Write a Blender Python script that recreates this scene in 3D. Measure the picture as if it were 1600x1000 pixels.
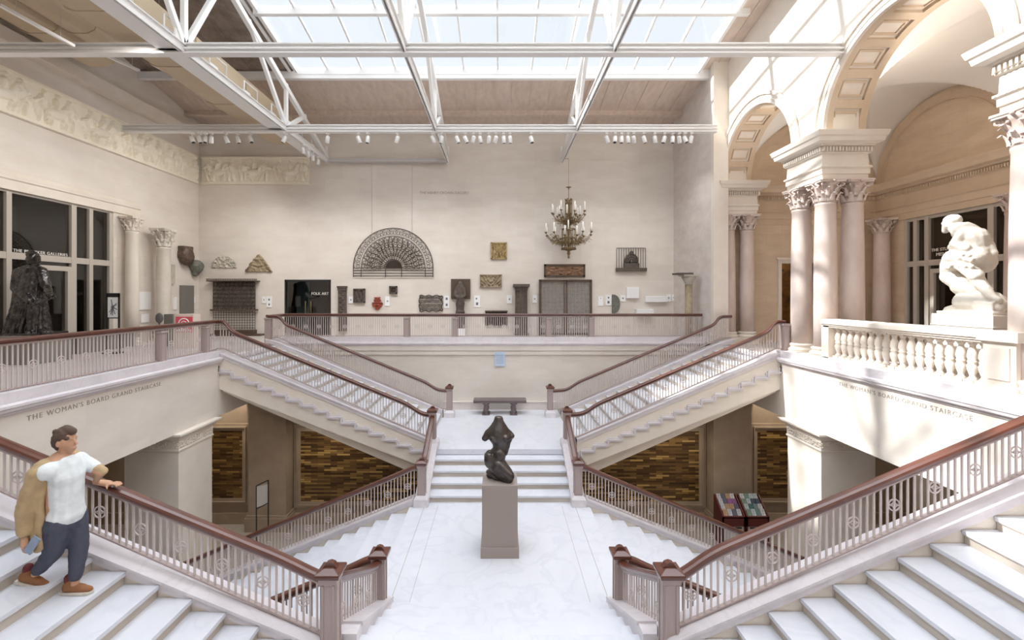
import bpy, bmesh, math, random
import numpy as np
from mathutils import Vector, Matrix
PI = math.pi
S = bpy.context.scene
COL = S.collection
for o in list(bpy.data.objects): bpy.data.objects.remove(o)

# ---------------------------------------------------------------- camera, sky, sun, exposure
HC, F, CX, CY = 4.93, 700.0, 781.0, 461.0        # eye height over the middle landing, focal length and vanishing point
cd = bpy.data.cameras.new('camera'); cam = bpy.data.objects.new('camera', cd); COL.objects.link(cam)
cam.location = (0, 0, HC); cam.rotation_euler = (PI/2, 0, 0)
cd.sensor_width = 36; cd.sensor_fit = 'HORIZONTAL'; cd.lens = F/1600*36
cd.shift_x = (800-CX)/1600; cd.shift_y = -(500-CY)/1600
cd.clip_start = .05; cd.clip_end = 200
S.camera = cam
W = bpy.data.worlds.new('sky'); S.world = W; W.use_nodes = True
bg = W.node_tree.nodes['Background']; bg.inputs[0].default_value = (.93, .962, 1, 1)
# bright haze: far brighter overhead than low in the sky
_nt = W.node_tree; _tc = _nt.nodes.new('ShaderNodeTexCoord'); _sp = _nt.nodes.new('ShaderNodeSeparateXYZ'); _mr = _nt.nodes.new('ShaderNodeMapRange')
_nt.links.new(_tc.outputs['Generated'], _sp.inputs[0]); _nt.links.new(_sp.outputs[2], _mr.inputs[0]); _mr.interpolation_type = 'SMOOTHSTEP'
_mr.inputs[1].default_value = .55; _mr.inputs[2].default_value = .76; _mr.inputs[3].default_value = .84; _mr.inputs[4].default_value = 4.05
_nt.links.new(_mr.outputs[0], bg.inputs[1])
sd = bpy.data.lights.new('sun', 'SUN'); sun = bpy.data.objects.new('sun', sd); COL.objects.link(sun)
sd.energy = 8; sd.angle = math.radians(1.6); sd.color = (1, .965, .91)
sun.location = (-12, 8, 20)
sun.rotation_euler = Vector((1, -.15, -.95)).to_track_quat('-Z', 'Y').to_euler()
S.view_settings.view_transform = 'Standard'; S.view_settings.look = 'None'
S.view_settings.gamma = 1; S.view_settings.use_curve_mapping = False
S.view_settings.exposure = 0.42
try:
    S.cycles.max_bounces = 9; S.cycles.diffuse_bounces = 6; S.cycles.transparent_max_bounces = 12
    S.cycles.caustics_reflective = False; S.cycles.caustics_refractive = False
    S.cycles.sample_clamp_indirect = 6
except Exception: pass

# ---------------------------------------------------------------- helpers
def P(x, y, Y):
    "point at depth Y that stands at photo position x, y"
    return Vector(((x-CX)*Y/F, Y, HC+(CY-y)*Y/F))
def PX(x, y, X):
    Y = X*F/(x-CX); return Vector((X, Y, HC+(CY-y)*Y/F))
def lin(c):
    c = c/255; return c/12.92 if c <= .04045 else ((c+.055)/1.055)**2.4
def rgb(r, g, b): return (lin(r), lin(g), lin(b), 1)
ORG = {}
class MB:
    def __init__(s): s.v = []; s.f = []; s.m = []; s.mats = []; s.smooth = []
    def mi(s, mat):
        if mat not in s.mats: s.mats.append(mat)
        return s.mats.index(mat)
    def add(s, vs, fs, mat=None, smooth=False):
        n = len(s.v); s.v.extend([tuple(v) for v in vs]); k = s.mi(mat)
        for f in fs: s.f.append([i+n for i in f]); s.m.append(k); s.smooth.append(smooth)
        return s
    def box(s, a, b, mat=None):
        x0, x1 = sorted((a[0], b[0])); y0, y1 = sorted((a[1], b[1])); z0, z1 = sorted((a[2], b[2]))
        return s.add([(x0,y0,z0),(x1,y0,z0),(x1,y1,z0),(x0,y1,z0),(x0,y0,z1),(x1,y0,z1),(x1,y1,z1),(x0,y1,z1)],
            [(3,2,1,0),(4,5,6,7),(0,1,5,4),(1,2,6,5),(2,3,7,6),(3,0,4,7)], mat)
    def cbox(s, c, d, mat=None):
        return s.box([c[i]-d[i]/2 for i in range(3)], [c[i]+d[i]/2 for i in range(3)], mat)
    def prism(s, poly, axis, a, b, mat=None):
        "poly in the two other axes (x,z for y; y,z for x; x,y for z) run from a to b"
        def pt(p, t): return {'y': (p[0], t, p[1]), 'x': (t, p[0], p[1]), 'z': (p[0], p[1], t)}[axis]
        n = len(poly); vs = [pt(p, a) for p in poly]+[pt(p, b) for p in poly]
        return s.add(vs, [list(range(n)), list(range(2*n-1, n-1, -1))]+[(i, (i+1) % n, n+(i+1) % n, n+i) for i in range(n)], mat)
    def bar(s, p, q, w, h=None, mat=None):
        "square bar from p to q, w across (horizontal), h the other way"
        h = h or w; p = Vector(p); q = Vector(q); d = (q-p).normalized()
        u = Vector((0, 0, 1)) if abs(d.z) < .95 else Vector((0, 1, 0))
        a = d.cross(u).normalized()*w/2; b = a.cross(d).normalized()*h/2
        vs = [p-a-b, p+a-b, p+a+b, p-a+b, q-a-b, q+a-b, q+a+b, q-a+b]
        return s.add(vs, [(3,2,1,0),(4,5,6,7),(0,1,5,4),(1,2,6,5),(2,3,7,6),(3,0,4,7)], mat)
    def tube(s, pts, r, n=6, mat=None, closed=False, caps=True):
        pts = [Vector(p) for p in pts]; N = len(pts)
        rs = r if isinstance(r, (list, tuple)) else [r]*N
        vs = []; up = None
        for i, p in enumerate(pts):
            if closed: d = pts[(i+1) % N]-pts[i-1]
            else: d = pts[min(i+1, N-1)]-pts[max(i-1, 0)]
            if d.length < 1e-9: d = Vector((0, 0, 1))
            d.normalize()
            if up is None: up = Vector((0, 0, 1)) if abs(d.z) < .9 else Vector((1, 0, 0))
            a = d.cross(up)
            if a.length < 1e-4: a = d.orthogonal()
            a.normalize(); b = a.cross(d).normalized(); up = b
            for k in range(n):
                t = 2*PI*k/n; vs.append(p+(a*math.cos(t)+b*math.sin(t))*rs[i])
        fs = []
        M = N if closed else N-1
        for i in range(M):
            j = (i+1) % N
            for k in range(n): fs.append((i*n+k, i*n+(k+1) % n, j*n+(k+1) % n, j*n+k))
        if caps and not closed: fs += [list(range(n-1, -1, -1)), [(N-1)*n+k for k in range(n)]]
        return s.add(vs, fs, mat, n > 4)
    def lathe(s, prof, c, n=20, mat=None, flute=0):
        "prof: (radius, z) from bottom up round the upright axis at c"
        vs = []
        for r, z in prof:
            for k in range(n):
                t = 2*PI*k/n; vs.append((c[0]+r*math.cos(t), c[1]+r*math.sin(t), c[2]+z))
        fs = [(i*n+k, i*n+(k+1) % n, (i+1)*n+(k+1) % n, (i+1)*n+k) for i in range(len(prof)-1) for k in range(n)]
        fs += [list(range(n-1, -1, -1)), [(len(prof)-1)*n+k for k in range(n)]]
        return s.add(vs, fs, mat, True)
    def ball(s, c, r, n=10, mat=None, rot=None):
        "ellipsoid"
        r = (r, r, r) if not hasattr(r, '__len__') else r; vs = []; m = n//2+1
        for i in range(m+1):
            ph = -PI/2+PI*i/m
            for k in range(n):
                t = 2*PI*k/n; v = Vector((r[0]*math.cos(ph)*math.cos(t), r[1]*math.cos(ph)*math.sin(t), r[2]*math.sin(ph)))
                if rot is not None: v = rot @ v
                vs.append(Vector(c)+v)
        return s.add(vs, [(i*n+k, i*n+(k+1) % n, (i+1)*n+(k+1) % n, (i+1)*n+k) for i in range(m) for k in range(n)], mat, True)
    def cap(s, p, q, r0, r1=None, n=12, mat=None, flat=1.0):
        "closed round-ended taper from p to q (flat squeezes it along y)"
        r1 = r0 if r1 is None else r1; p = Vector(p); q = Vector(q); d = (q-p); L = max(d.length, 1e-4); d.normalize()
        a = d.orthogonal().normalized(); b = d.cross(a); ring = []
        for i in range(5):
            t = -PI/2+PI/2*i/4; ring.append((p+d*math.sin(t)*r0, max(r0*math.cos(t), 1e-4)))
        for i in range(5):
            t = PI/2*i/4; ring.append((q+d*math.sin(t)*r1, max(r1*math.cos(t), 1e-4)))
        vs = []
        for c, r in ring:
            for k in range(n):
                t = 2*PI*k/n; o = (a*math.cos(t)+b*math.sin(t))*r; o.y *= flat; vs.append(c+o)
        N = len(ring)
        return s.add(vs, [(i*n+k, i*n+(k+1) % n, (i+1)*n+(k+1) % n, (i+1)*n+k) for i in range(N-1) for k in range(n)]+[list(range(n-1, -1, -1)), [(N-1)*n+k for k in range(n)]], mat, True)
    def ring(s, x0, x1, y0, y1, prof, mat=None):
        "moulding with mitred corners round a rectangle; prof: (outset, z) bottom up"
        vs = []
        for d, z in prof: vs += [(x0-d,y0-d,z),(x1+d,y0-d,z),(x1+d,y1+d,z),(x0-d,y1+d,z)]
        n = len(prof)
        fs = [(i*4+k, i*4+(k+1) % 4, (i+1)*4+(k+1) % 4, (i+1)*4+k) for i in range(n-1) for k in range(4)]+[(3,2,1,0), tuple((n-1)*4+k for k in range(4))]
        return s.add(vs, fs, mat)
    def grid(s, fn, nu, nv, mat=None, smooth=True):
        vs = [fn(i/nu, j/nv) for j in range(nv+1) for i in range(nu+1)]
        return s.add(vs, [(j*(nu+1)+i, j*(nu+1)+i+1, (j+1)*(nu+1)+i+1, (j+1)*(nu+1)+i) for j in range(nv) for i in range(nu)], mat, smooth)
    def build(s, name, mat=None, parent=None, loc=None, kind=None, bevel=0, solid_check=False):
        me = bpy.data.meshes.new(name)
        v = np.array(s.v, dtype=float)
        if parent is not None: org = ORG[parent]
        elif loc is not None: org = Vector(loc)
        else:
            mn, mx = v.min(0), v.max(0); org = Vector(((mn[0]+mx[0])/2, (mn[1]+mx[1])/2, mn[2]))
        v = v-np.array(org)
        me.from_pydata(v.tolist(), [], s.f)
        for m in s.mats: me.materials.append(M[m or mat] if (m or mat) else None)
        me.polygons.foreach_set('material_index', s.m)
        me.polygons.foreach_set('use_smooth', s.smooth)
        me.validate(); me.update()
        bm = bmesh.new(); bm.from_mesh(me); bmesh.ops.recalc_face_normals(bm, faces=bm.faces); bm.to_mesh(me); bm.free()
        o = bpy.data.objects.new(name, me); COL.objects.link(o)
        if parent is not None: o.parent = parent; ORG[o] = org
        else: o.location = org; ORG[o] = Vector(org)
        if kind: o['kind'] = kind
        if bevel:
            b = o.modifiers.new('bevel', 'BEVEL'); b.width = bevel; b.segments = 2; b.limit_method = 'ANGLE'
        return o
def tag(o, label, cat, group=None):
    o['label'] = label; o['category'] = cat
    if group: o['group'] = group
    return o
def thing(name, label, cat, loc, group=None):
    o = bpy.data.objects.new(name, None); COL.objects.link(o); o.location = loc; o.empty_display_size = .1
    ORG[o] = Vector(loc); return tag(o, label, cat, group)
def struct(name, mb, mat, **k): return mb.build(name, mat, kind='structure', **k)
def place(mesh, name, parent, p, scale=(1,1,1), rz=0):
    o = bpy.data.objects.new(name, mesh); COL.objects.link(o); o.parent = parent
    o.location = Vector(p)-ORG[parent]; o.scale = scale; o.rotation_euler = (0, 0, rz); ORG[o] = Vector(p); return o
def remesh(o, vox, smooth=4, noise=0, nsize=.1, dec=None):
    r = o.modifiers.new('remesh', 'REMESH'); r.mode = 'VOXEL'; r.voxel_size = vox; r.use_smooth_shade = True
    if smooth:
        q = o.modifiers.new('smooth', 'SMOOTH'); q.iterations = smooth; q.factor = .5
    if noise:
        t = bpy.data.textures.new('folds', 'CLOUDS'); t.noise_scale = nsize; t.noise_depth = 2
        d = o.modifiers.new('displace', 'DISPLACE'); d.texture = t; d.strength = noise; d.mid_level = .5; d.texture_coords = 'LOCAL'
    return o
ORD = 'first second third fourth fifth sixth seventh eighth ninth tenth eleventh twelfth thirteenth fourteenth fifteenth sixteenth seventeenth eighteenth nineteenth twentieth'.split()
ORD += ['twenty-'+w for w in ORD[:9]]+['thirtieth']+['thirty-'+w for w in ORD[:9]]+['fortieth']

def lamp_spot(p, target, watts, angle=95, col=(1,.95,.88), size=.06):
    d = bpy.data.lights.new('lamp', 'SPOT'); d.energy = watts; d.spot_size = math.radians(angle); d.spot_blend = 1; d.shadow_soft_size = size; d.color = col
    o = bpy.data.objects.new('lamp', d); COL.objects.link(o); o.location = p; o.rotation_euler = (Vector(target)-Vector(p)).to_track_quat('-Z', 'Y').to_euler(); return o
# ---------------------------------------------------------------- materials
M = {}
def mat(name, col, rough=.6, metal=0, noise=None, bump=0, bscale=20, spec=.5, coat=0, brick=None, vein=None, obj=True):
    m = bpy.data.materials.new(name); m.use_nodes = True; nt = m.node_tree; b = nt.nodes['Principled BSDF']; N = nt.nodes.new; L = nt.links.new
    b.inputs['Base Color'].default_value = col; b.inputs['Roughness'].default_value = rough; b.inputs['Metallic'].default_value = metal
    b.inputs['Specular IOR Level'].default_value = spec
    if coat: b.inputs['Coat Weight'].default_value = coat; b.inputs['Coat Roughness'].default_value = .15
    tc = N('ShaderNodeNewGeometry').outputs['Position'] if not obj else N('ShaderNodeTexCoord').outputs['Object']
    cur = None
    if noise:
        c2, sc, amt = noise[:3]; st = noise[3] if len(noise) > 3 else (1, 1, 1)
        mp = N('ShaderNodeMapping'); mp.inputs['Scale'].default_value = st; L(tc, mp.inputs[0])
        n = N('ShaderNodeTexNoise'); n.inputs['Scale'].default_value = sc; n.inputs['Detail'].default_value = 6; n.inputs['Roughness'].default_value = .6
        L(mp.outputs[0], n.inputs['Vector'])
        r = N('ShaderNodeValToRGB'); r.color_ramp.elements[0].position = .5-amt; r.color_ramp.elements[1].position = .5+amt
        r.color_ramp.elements[0].color = c2; r.color_ramp.elements[1].color = col; L(n.outputs[0], r.inputs[0]); cur = r.outputs[0]
    if vein:
        c3, sc, wid = vein
        n = N('ShaderNodeTexNoise'); n.inputs['Scale'].default_value = sc; n.inputs['Detail'].default_value = 5; n.inputs['Distortion'].default_value = 1.2; L(tc, n.inputs['Vector'])
        r = N('ShaderNodeValToRGB'); e = r.color_ramp.elements; e[0].position = .5-wid; e[0].color = (0,0,0,1); e[1].position = .5+wid; e[1].color = (0,0,0,1)
        k = e.new(.5); k.color = (.5,.5,.5,1); L(n.outputs[0], r.inputs[0])
        x = N('ShaderNodeMixRGB'); L(r.outputs[0], x.inputs[0]); x.inputs[2].default_value = c3
        if cur: L(cur, x.inputs[1])
        else: x.inputs[1].default_value = col
        cur = x.outputs[0]
    hgt = None
    if brick:
        # coursed blocks: brick = (width, height, mortar darkening, plane)
        w, h, dk, pl = brick
        sp = N('ShaderNodeSeparateXYZ'); L(N('ShaderNodeNewGeometry').outputs['Position'], sp.inputs[0]); cb = N('ShaderNodeCombineXYZ')
        L(sp.outputs[{'y': 0, 'x': 1, 'z': 0}[pl]], cb.inputs[0]); L(sp.outputs[{'y': 2, 'x': 2, 'z': 1}[pl]], cb.inputs[1])
        k = N('ShaderNodeTexBrick'); k.inputs['Scale'].default_value = 1; k.inputs['Brick Width'].default_value = w; k.inputs['Row Height'].default_value = h
        k.inputs['Mortar Size'].default_value = .006; k.inputs['Mortar Smooth'].default_value = .3
        k.inputs['Color1'].default_value = (1,1,1,1); k.inputs['Color2'].default_value = (.95,.945,.94,1); k.inputs['Mortar'].default_value = (dk,dk,dk,1)
        L(cb.outputs[0], k.inputs['Vector'])
        x = N('ShaderNodeMixRGB'); x.blend_type = 'MULTIPLY'; x.inputs[0].default_value = 1
        if cur: L(cur, x.inputs[1])
        else: x.inputs[1].default_value = col
        L(k.outputs['Color'], x.inputs[2]); cur = x.outputs[0]
    if cur: L(cur, b.inputs['Base Color'])
    if bump:
        n = N('ShaderNodeTexNoise'); n.inputs['Scale'].default_value = bscale; n.inputs['Detail'].default_value = 4; L(tc, n.inputs['Vector'])
        bp = N('ShaderNodeBump'); bp.inputs['Strength'].default_value = bump; bp.inputs['Distance'].default_value = .01
        L(n.outputs[0], bp.inputs['Height']); L(bp.outputs[0], b.inputs['Normal'])
    M[name] = m; return m
for pl in 'xy':
    mat('stone_'+pl, rgb(229,222,213), .8, noise=(rgb(217,208,198), .9, .22, (1,1,2.6)), bump=.1, bscale=30, brick=(1.5,.62,.94,pl), spec=.25, obj=False)
    mat('tan_'+pl, rgb(220,202,180), .8, noise=(rgb(204,183,158), 1.1, .2, (1,1,3)), bump=.1, brick=(1.15,.55,.86,pl), spec=.25, obj=False)
mat('stone', rgb(232,224,213), .75, noise=(rgb(220,209,196), 1.5, .25), bump=.12, bscale=30, spec=.25)
mat('grey_stone', rgb(224,216,210), .8, noise=(rgb(204,194,187), 1.6, .25, (1,1,2)), bump=.12, spec=.25)
mat('tanstone', rgb(214,196,174), .8, noise=(rgb(198,177,152), 1.5, .25), bump=.12, spec=.25)
mat('column_stone', rgb(221,208,201), .45, noise=(rgb(196,176,165), 2.2, .25, (1,1,.5)), bump=.05, spec=.4)
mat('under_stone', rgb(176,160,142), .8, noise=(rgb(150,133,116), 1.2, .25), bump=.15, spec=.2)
mat('plaster', rgb(236,231,224), .85, noise=(rgb(229,222,213), .8, .3), spec=.2)
mat('marble', rgb(217,218,224), .33, noise=(rgb(205,206,213), 1.6, .3, (1,.4,1)), vein=(rgb(198,200,208), 1.1, .05), spec=.4)
mat('riser', rgb(200,192,182), .5, noise=(rgb(176,163,148), 2.2, .25, (.5,1,3)), spec=.35)
mat('curb', rgb(224,218,220), .4, noise=(rgb(205,198,202), 2, .25), vein=(rgb(200,196,200), 1.6, .03), spec=.4)
mat('wood', rgb(104,60,45), .3, noise=(rgb(74,36,27), 5, .25, (.25,1,1)), coat=.5, spec=.5)
mat('lattice', rgb(158,152,146), .5, metal=.1)
mat('post', rgb(172,156,152), .4, spec=.4)
mat('iron', rgb(200,188,184), .42, spec=.45)
mat('dark_iron', rgb(74,62,54), .55, metal=.25)
mat('white_metal', rgb(232,230,228), .4, spec=.45)
mat('grey_metal', rgb(196,192,190), .45, spec=.45)
mat('bronze', rgb(98,93,92), .24, metal=.85, noise=(rgb(34,32,32), 7, .2), bump=.35, bscale=25)
mat('pale_bronze', rgb(104,100,100), .3, metal=.8, noise=(rgb(70,60,54), 4, .25), bump=.08, bscale=18)
mat('white_marble', rgb(216,210,200), .5, noise=(rgb(200,192,180), 3, .25), spec=.4)
mat('pedestal', rgb(160,148,141), .55, spec=.3)
mat('pedestal_stone', rgb(212,206,198), .5, noise=(rgb(210,203,194), 2, .25), spec=.3)
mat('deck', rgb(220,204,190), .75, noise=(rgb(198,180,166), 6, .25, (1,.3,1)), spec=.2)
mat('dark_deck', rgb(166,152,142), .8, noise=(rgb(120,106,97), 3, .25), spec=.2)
mat('duct', rgb(200,182,156), .5, noise=(rgb(184,164,137), .8, .3), spec=.35)
mat('frieze', rgb(244,238,224), .7, noise=(rgb(234,225,206), 2.5, .25), spec=.25)
mat('carved_dark', rgb(104,93,84), .7, noise=(rgb(70,60,54), 9, .22), bump=.5, bscale=30)
mat('carved_brown', rgb(112,94,80), .55, metal=.2, noise=(rgb(74,58,48), 8, .22), bump=.5, bscale=30)
mat('carved_copper', rgb(158,120,92), .5, metal=.2, noise=(rgb(100,76,58), 9, .22), bump=.5, bscale=30)
mat('brown_frame', rgb(84,68,56), .5)
mat('gold', rgb(190,168,122), .5, metal=.25, noise=(rgb(140,118,78), 9, .22), bump=.5, bscale=26)
mat('terracotta', rgb(160,72,48), .6, noise=(rgb(120,48,32), 7, .25), bump=.3)
mat('beige_relief', rgb(176,160,134), .7, noise=(rgb(140,122,98), 8, .25), bump=.4)
mat('light_relief', rgb(206,200,186), .7, noise=(rgb(170,164,150), 6, .25), bump=.3)
mat('green_relief', rgb(128,128,120), .7, noise=(rgb(84,84,78), 14, .2), bump=.4)
mat('card', rgb(240,240,240), .6)
mat('mark', rgb(110,112,120), .6)
mat('blue_card', rgb(190,206,226), .5)
mat('lettering', rgb(236,232,226), .5)
mat('engraving', rgb(158,148,136), .8)
mat('facade_metal', rgb(190,182,172), .5, spec=.35)
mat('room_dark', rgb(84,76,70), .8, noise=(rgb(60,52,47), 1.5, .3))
mat('teal', rgb(120,158,168), .7)
mat('amber', rgb(160,112,50), .7, noise=(rgb(80,58,34), 3, .2))
mat('black', rgb(40,38,40), .45)
mat('dark_grey', rgb(96,92,94), .6)
mat('grey_box', rgb(122,118,112), .6)
mat('red_sign', rgb(222,92,106), .6)
mat('pink_stone', rgb(222,206,196), .6)
mat('candle', rgb(246,243,236), .5)
mat('brass', rgb(132,112,78), .4, metal=.6)
mat('rack_wood', rgb(88,36,34), .4, spec=.4)
mat('rack_panel', rgb(186,180,176), .5)
mat('floor_stone', rgb(178,170,163), .5, noise=(rgb(158,149,142), 1.2, .3), brick=(1.2,.9,.9,'z'), obj=False)
mat('upper_floor', rgb(200,193,190), .4, noise=(rgb(182,174,172), 1.3, .3), brick=(.9,.9,.93,'z'), obj=False)
mat('bench', rgb(102,90,90), .35, spec=.4)
for n, c in dict(skin=(206,160,130), hair=(92,72,60), shirt=(232,238,240), jacket=(190,164,124), jeans=(72,76,92), shoe=(150,100,64), sole=(222,214,200), phone=(150,165,190), sock=(110,40,46)).items():
    mat(n, rgb(*c), .75, noise=(rgb(*[int(q*.85) for q in c]), 9, .25), bump=.1)
BRO = [(214,120,70),(150,90,150),(210,200,210),(190,150,110),(225,225,230),(90,90,110),(205,205,215),(120,150,150),(60,110,110),(200,215,220),(130,160,140),(70,80,100)]
for i, c in enumerate(BRO): mat('print_%d' % i, rgb(*c), .5, noise=(rgb(*[min(255, int(q*.6)+30) for q in c]), 14, .12))
def mosaic():
    m = bpy.data.materials.new('mosaic'); m.use_nodes = True; nt = m.node_tree; b = nt.nodes['Principled BSDF']; N = nt.nodes.new; L = nt.links.new
    sp = N('ShaderNodeSeparateXYZ'); L(N('ShaderNodeNewGeometry').outputs['Position'], sp.inputs[0]); cb = N('ShaderNodeCombineXYZ'); L(sp.outputs[0], cb.inputs[0]); L(sp.outputs[2], cb.inputs[1])
    k = N('ShaderNodeTexBrick'); k.inputs['Scale'].default_value = 1; k.inputs['Brick Width'].default_value = .42; k.inputs['Row Height'].default_value = .062
    k.inputs['Mortar Size'].default_value = .004; k.inputs['Color1'].default_value = (0,0,0,1); k.inputs['Color2'].default_value = (1,1,1,1); k.inputs['Mortar'].default_value = (.3,.3,.3,1)
    k.offset_frequency = 2; L(cb.outputs[0], k.inputs['Vector'])
    r = N('ShaderNodeValToRGB'); e = r.color_ramp.elements; e[0].color = rgb(68,48,30); e[1].color = rgb(206,170,104); e[1].position = 1
    for p, c in ((.3, (92,68,42)), (.6, (122,94,56)), (.85, (150,118,72))): q = e.new(p); q.color = rgb(*c)
    L(k.outputs['Color'], r.inputs[0]); L(r.outputs[0], b.inputs['Base Color']); b.inputs['Roughness'].default_value = .3; b.inputs['Metallic'].default_value = .35
    M['mosaic'] = m
mosaic()
def glass(name, tint, gl, rough=.02):
    m = bpy.data.materials.new(name); m.use_nodes = True; nt = m.node_tree; nt.nodes.clear(); N = nt.nodes.new
    o = N('ShaderNodeOutputMaterial'); t = N('ShaderNodeBsdfTransparent'); t.inputs[0].default_value = tint
    g = N('ShaderNodeBsdfGlossy'); g.inputs['Roughness'].default_value = rough; x = N('ShaderNodeMixShader'); x.inputs[0].default_value = gl
    nt.links.new(t.outputs[0], x.inputs[1]); nt.links.new(g.outputs[0], x.inputs[2]); nt.links.new(x.outputs[0], o.inputs[0]); M[name] = m
glass('sky_glass', (.93,.95,.97,1), .04); glass('dark_glass', (.62,.6,.58,1), .07)
def text(s, name, parent, mt, loc, size, rot, extr=.006, width=None, space=1.0):
    c = bpy.data.curves.new(name, 'FONT'); c.body = s; c.size = size; c.extrude = extr; c.align_x = 'CENTER'; c.align_y = 'CENTER'; c.space_character = space
    t = bpy.data.objects.new('tmp', c); COL.objects.link(t); bpy.context.view_layer.update()
    me = bpy.data.meshes.new_from_object(t.evaluated_get(bpy.context.evaluated_depsgraph_get())); COL.objects.unlink(t); bpy.data.objects.remove(t)
    me.materials.clear(); me.materials.append(M[mt])
    o = bpy.data.objects.new(name, me); COL.objects.link(o); o.parent = parent; o.location = Vector(loc)-ORG[parent]; o.rotation_euler = rot; ORG[o] = Vector(loc)
    if width:
        xs = [v.co.x for v in me.vertices]; k = width/(max(xs)-min(xs)); o.scale = (k, 1 if k > 1.6 else max(k, .8), 1)
    return o

# ---------------------------------------------------------------- levels
R_, TL, TR = .153, .373, .363
ZG, ZM, FLR = -16*R_, 5*R_, 3.213            # ground floor, raised landings, upper floor (middle landing is 0)
XE = 7.62                                    # edge of the side balconies
YB, YW = 16.29, 19.2                         # face under the rear balcony, rear wall
XL, XR2, XC = -12.9, 7.45, 13.8              # left wall, short right wall, corridor wall
def zr(Y): return 12.3+.2*(19.2-Y) if Y > 8.8 else 12.3+.2*(19.2-8.8)-.2*(8.8-Y)

# ---------------------------------------------------------------- floors
struct('floor', MB().box((-14,-1.5,ZG-.2),(15,16.4,ZG)), 'floor_stone')
struct('floor', MB().box((-2.1,6.75,-.14),(2.1,10.69,0)), 'marble')
struct('floor', MB().box((-2.08,12.1,ZM-.14),(2.08,YB,ZM)), 'marble')
struct('floor', MB().box((-2.05,1.2,ZM-.14),(2.05,5.5,ZM)), 'marble')
struct('wall_central', MB().box((-1.95,6.85,ZG),(1.95,10.6,-.14)).box((-1.95,10.6,ZG),(1.95,12.2,-.1)).box((-1.95,12.2,ZG),(1.95,YB,ZM-.14)).box((-1.95,1.2,ZG),(1.95,5.5,ZM-.14)), 'stone_y')
f = MB()
f.box((XL,-1.5,FLR-.3),(-XE-.02,YW,FLR)); f.box((-XE-.02,YB+.02,FLR-.3),(XR2,YW,FLR))
f.box((XE+.02,-1.5,FLR-.3),(XC,16.45,FLR)).box((XR2,15.75,FLR-.3),(XE+.02,16.45,FLR))
struct('floor', f, 'upper_floor')
# seams of the middle landing
g = MB()
for sx in (-1, 1):
    g.box((sx*1.76-.004,6.95,.0),(sx*1.76+.004,10.5,.0015)); g.box((sx*1.45-.003,6.95,.0),(sx*1.45+.003,10.5,.0012))
struct('trim_1', g, 'engraving')

# ---------------------------------------------------------------- walls
w = MB(); w.box((XL-.3,-1,ZG),(XL,0,12.8))
yo0, yo1, zo = 11.3, 14.95, 7.74
w = MB().box((XL-.3,-1.5,FLR-.3),(XL,yo0,15)).box((XL-.3,yo1,FLR-.3),(XL,YW+.3,14.6)).box((XL-.3,yo0,zo),(XL,yo1,15))
struct('wall_left', w, 'stone_x')
struct('wall_front', MB().box((-14,-1.8,ZG-.2),(15,-1.5,15)), 'stone_y')
struct('wall_right', MB().box((14.1,-1.5,ZG),(14.4,16.8,FLR-.3)), 'under_stone')
struct('wall_left', MB().box((-13.6,-1.5,ZG),(-13.2,16.4,3)), 'under_stone')
dx0, dx1, dz = P(445,0,YW).x, P(517,0,YW).x, P(0,437,YW).z
w = MB().box((XL,YW,FLR-.3),(dx0,YW+.3,10.7)).box((dx1,YW,FLR-.3),(XR2+.6,YW+.3,10.7)).box((dx0,YW,dz),(dx1,YW+.3,10.7)).box((XL,YW+.07,10.7),(XR2+.6,YW+.37,12.6))
wall_rear = struct('wall_back', w, 'stone_y')
wl = MB().box((-8.2,YB+.02,ZG),(8.2,YB+.3,FLR-.3)).box((-8.1,YB-.03,2.76),(8.1,YB+.02,2.9)).box((-8.1,YB-.05,FLR-.3),(8.1,YB+.02,FLR-.02))
struct('wall_back', wl, 'stone_y')
struct('baseboard_back', MB().box((-2.05,YB-.04,ZM),(2.05,YB+.02,ZM+.26)).box((-2.05,YB-.055,ZM+.26),(2.05,YB+.02,ZM+.30)), 'grey_stone')
struct('wall_right', MB().box((XR2,15.62,FLR-.3),(XR2+.5,YW+.3,13.3)), 'grey_stone')
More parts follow.
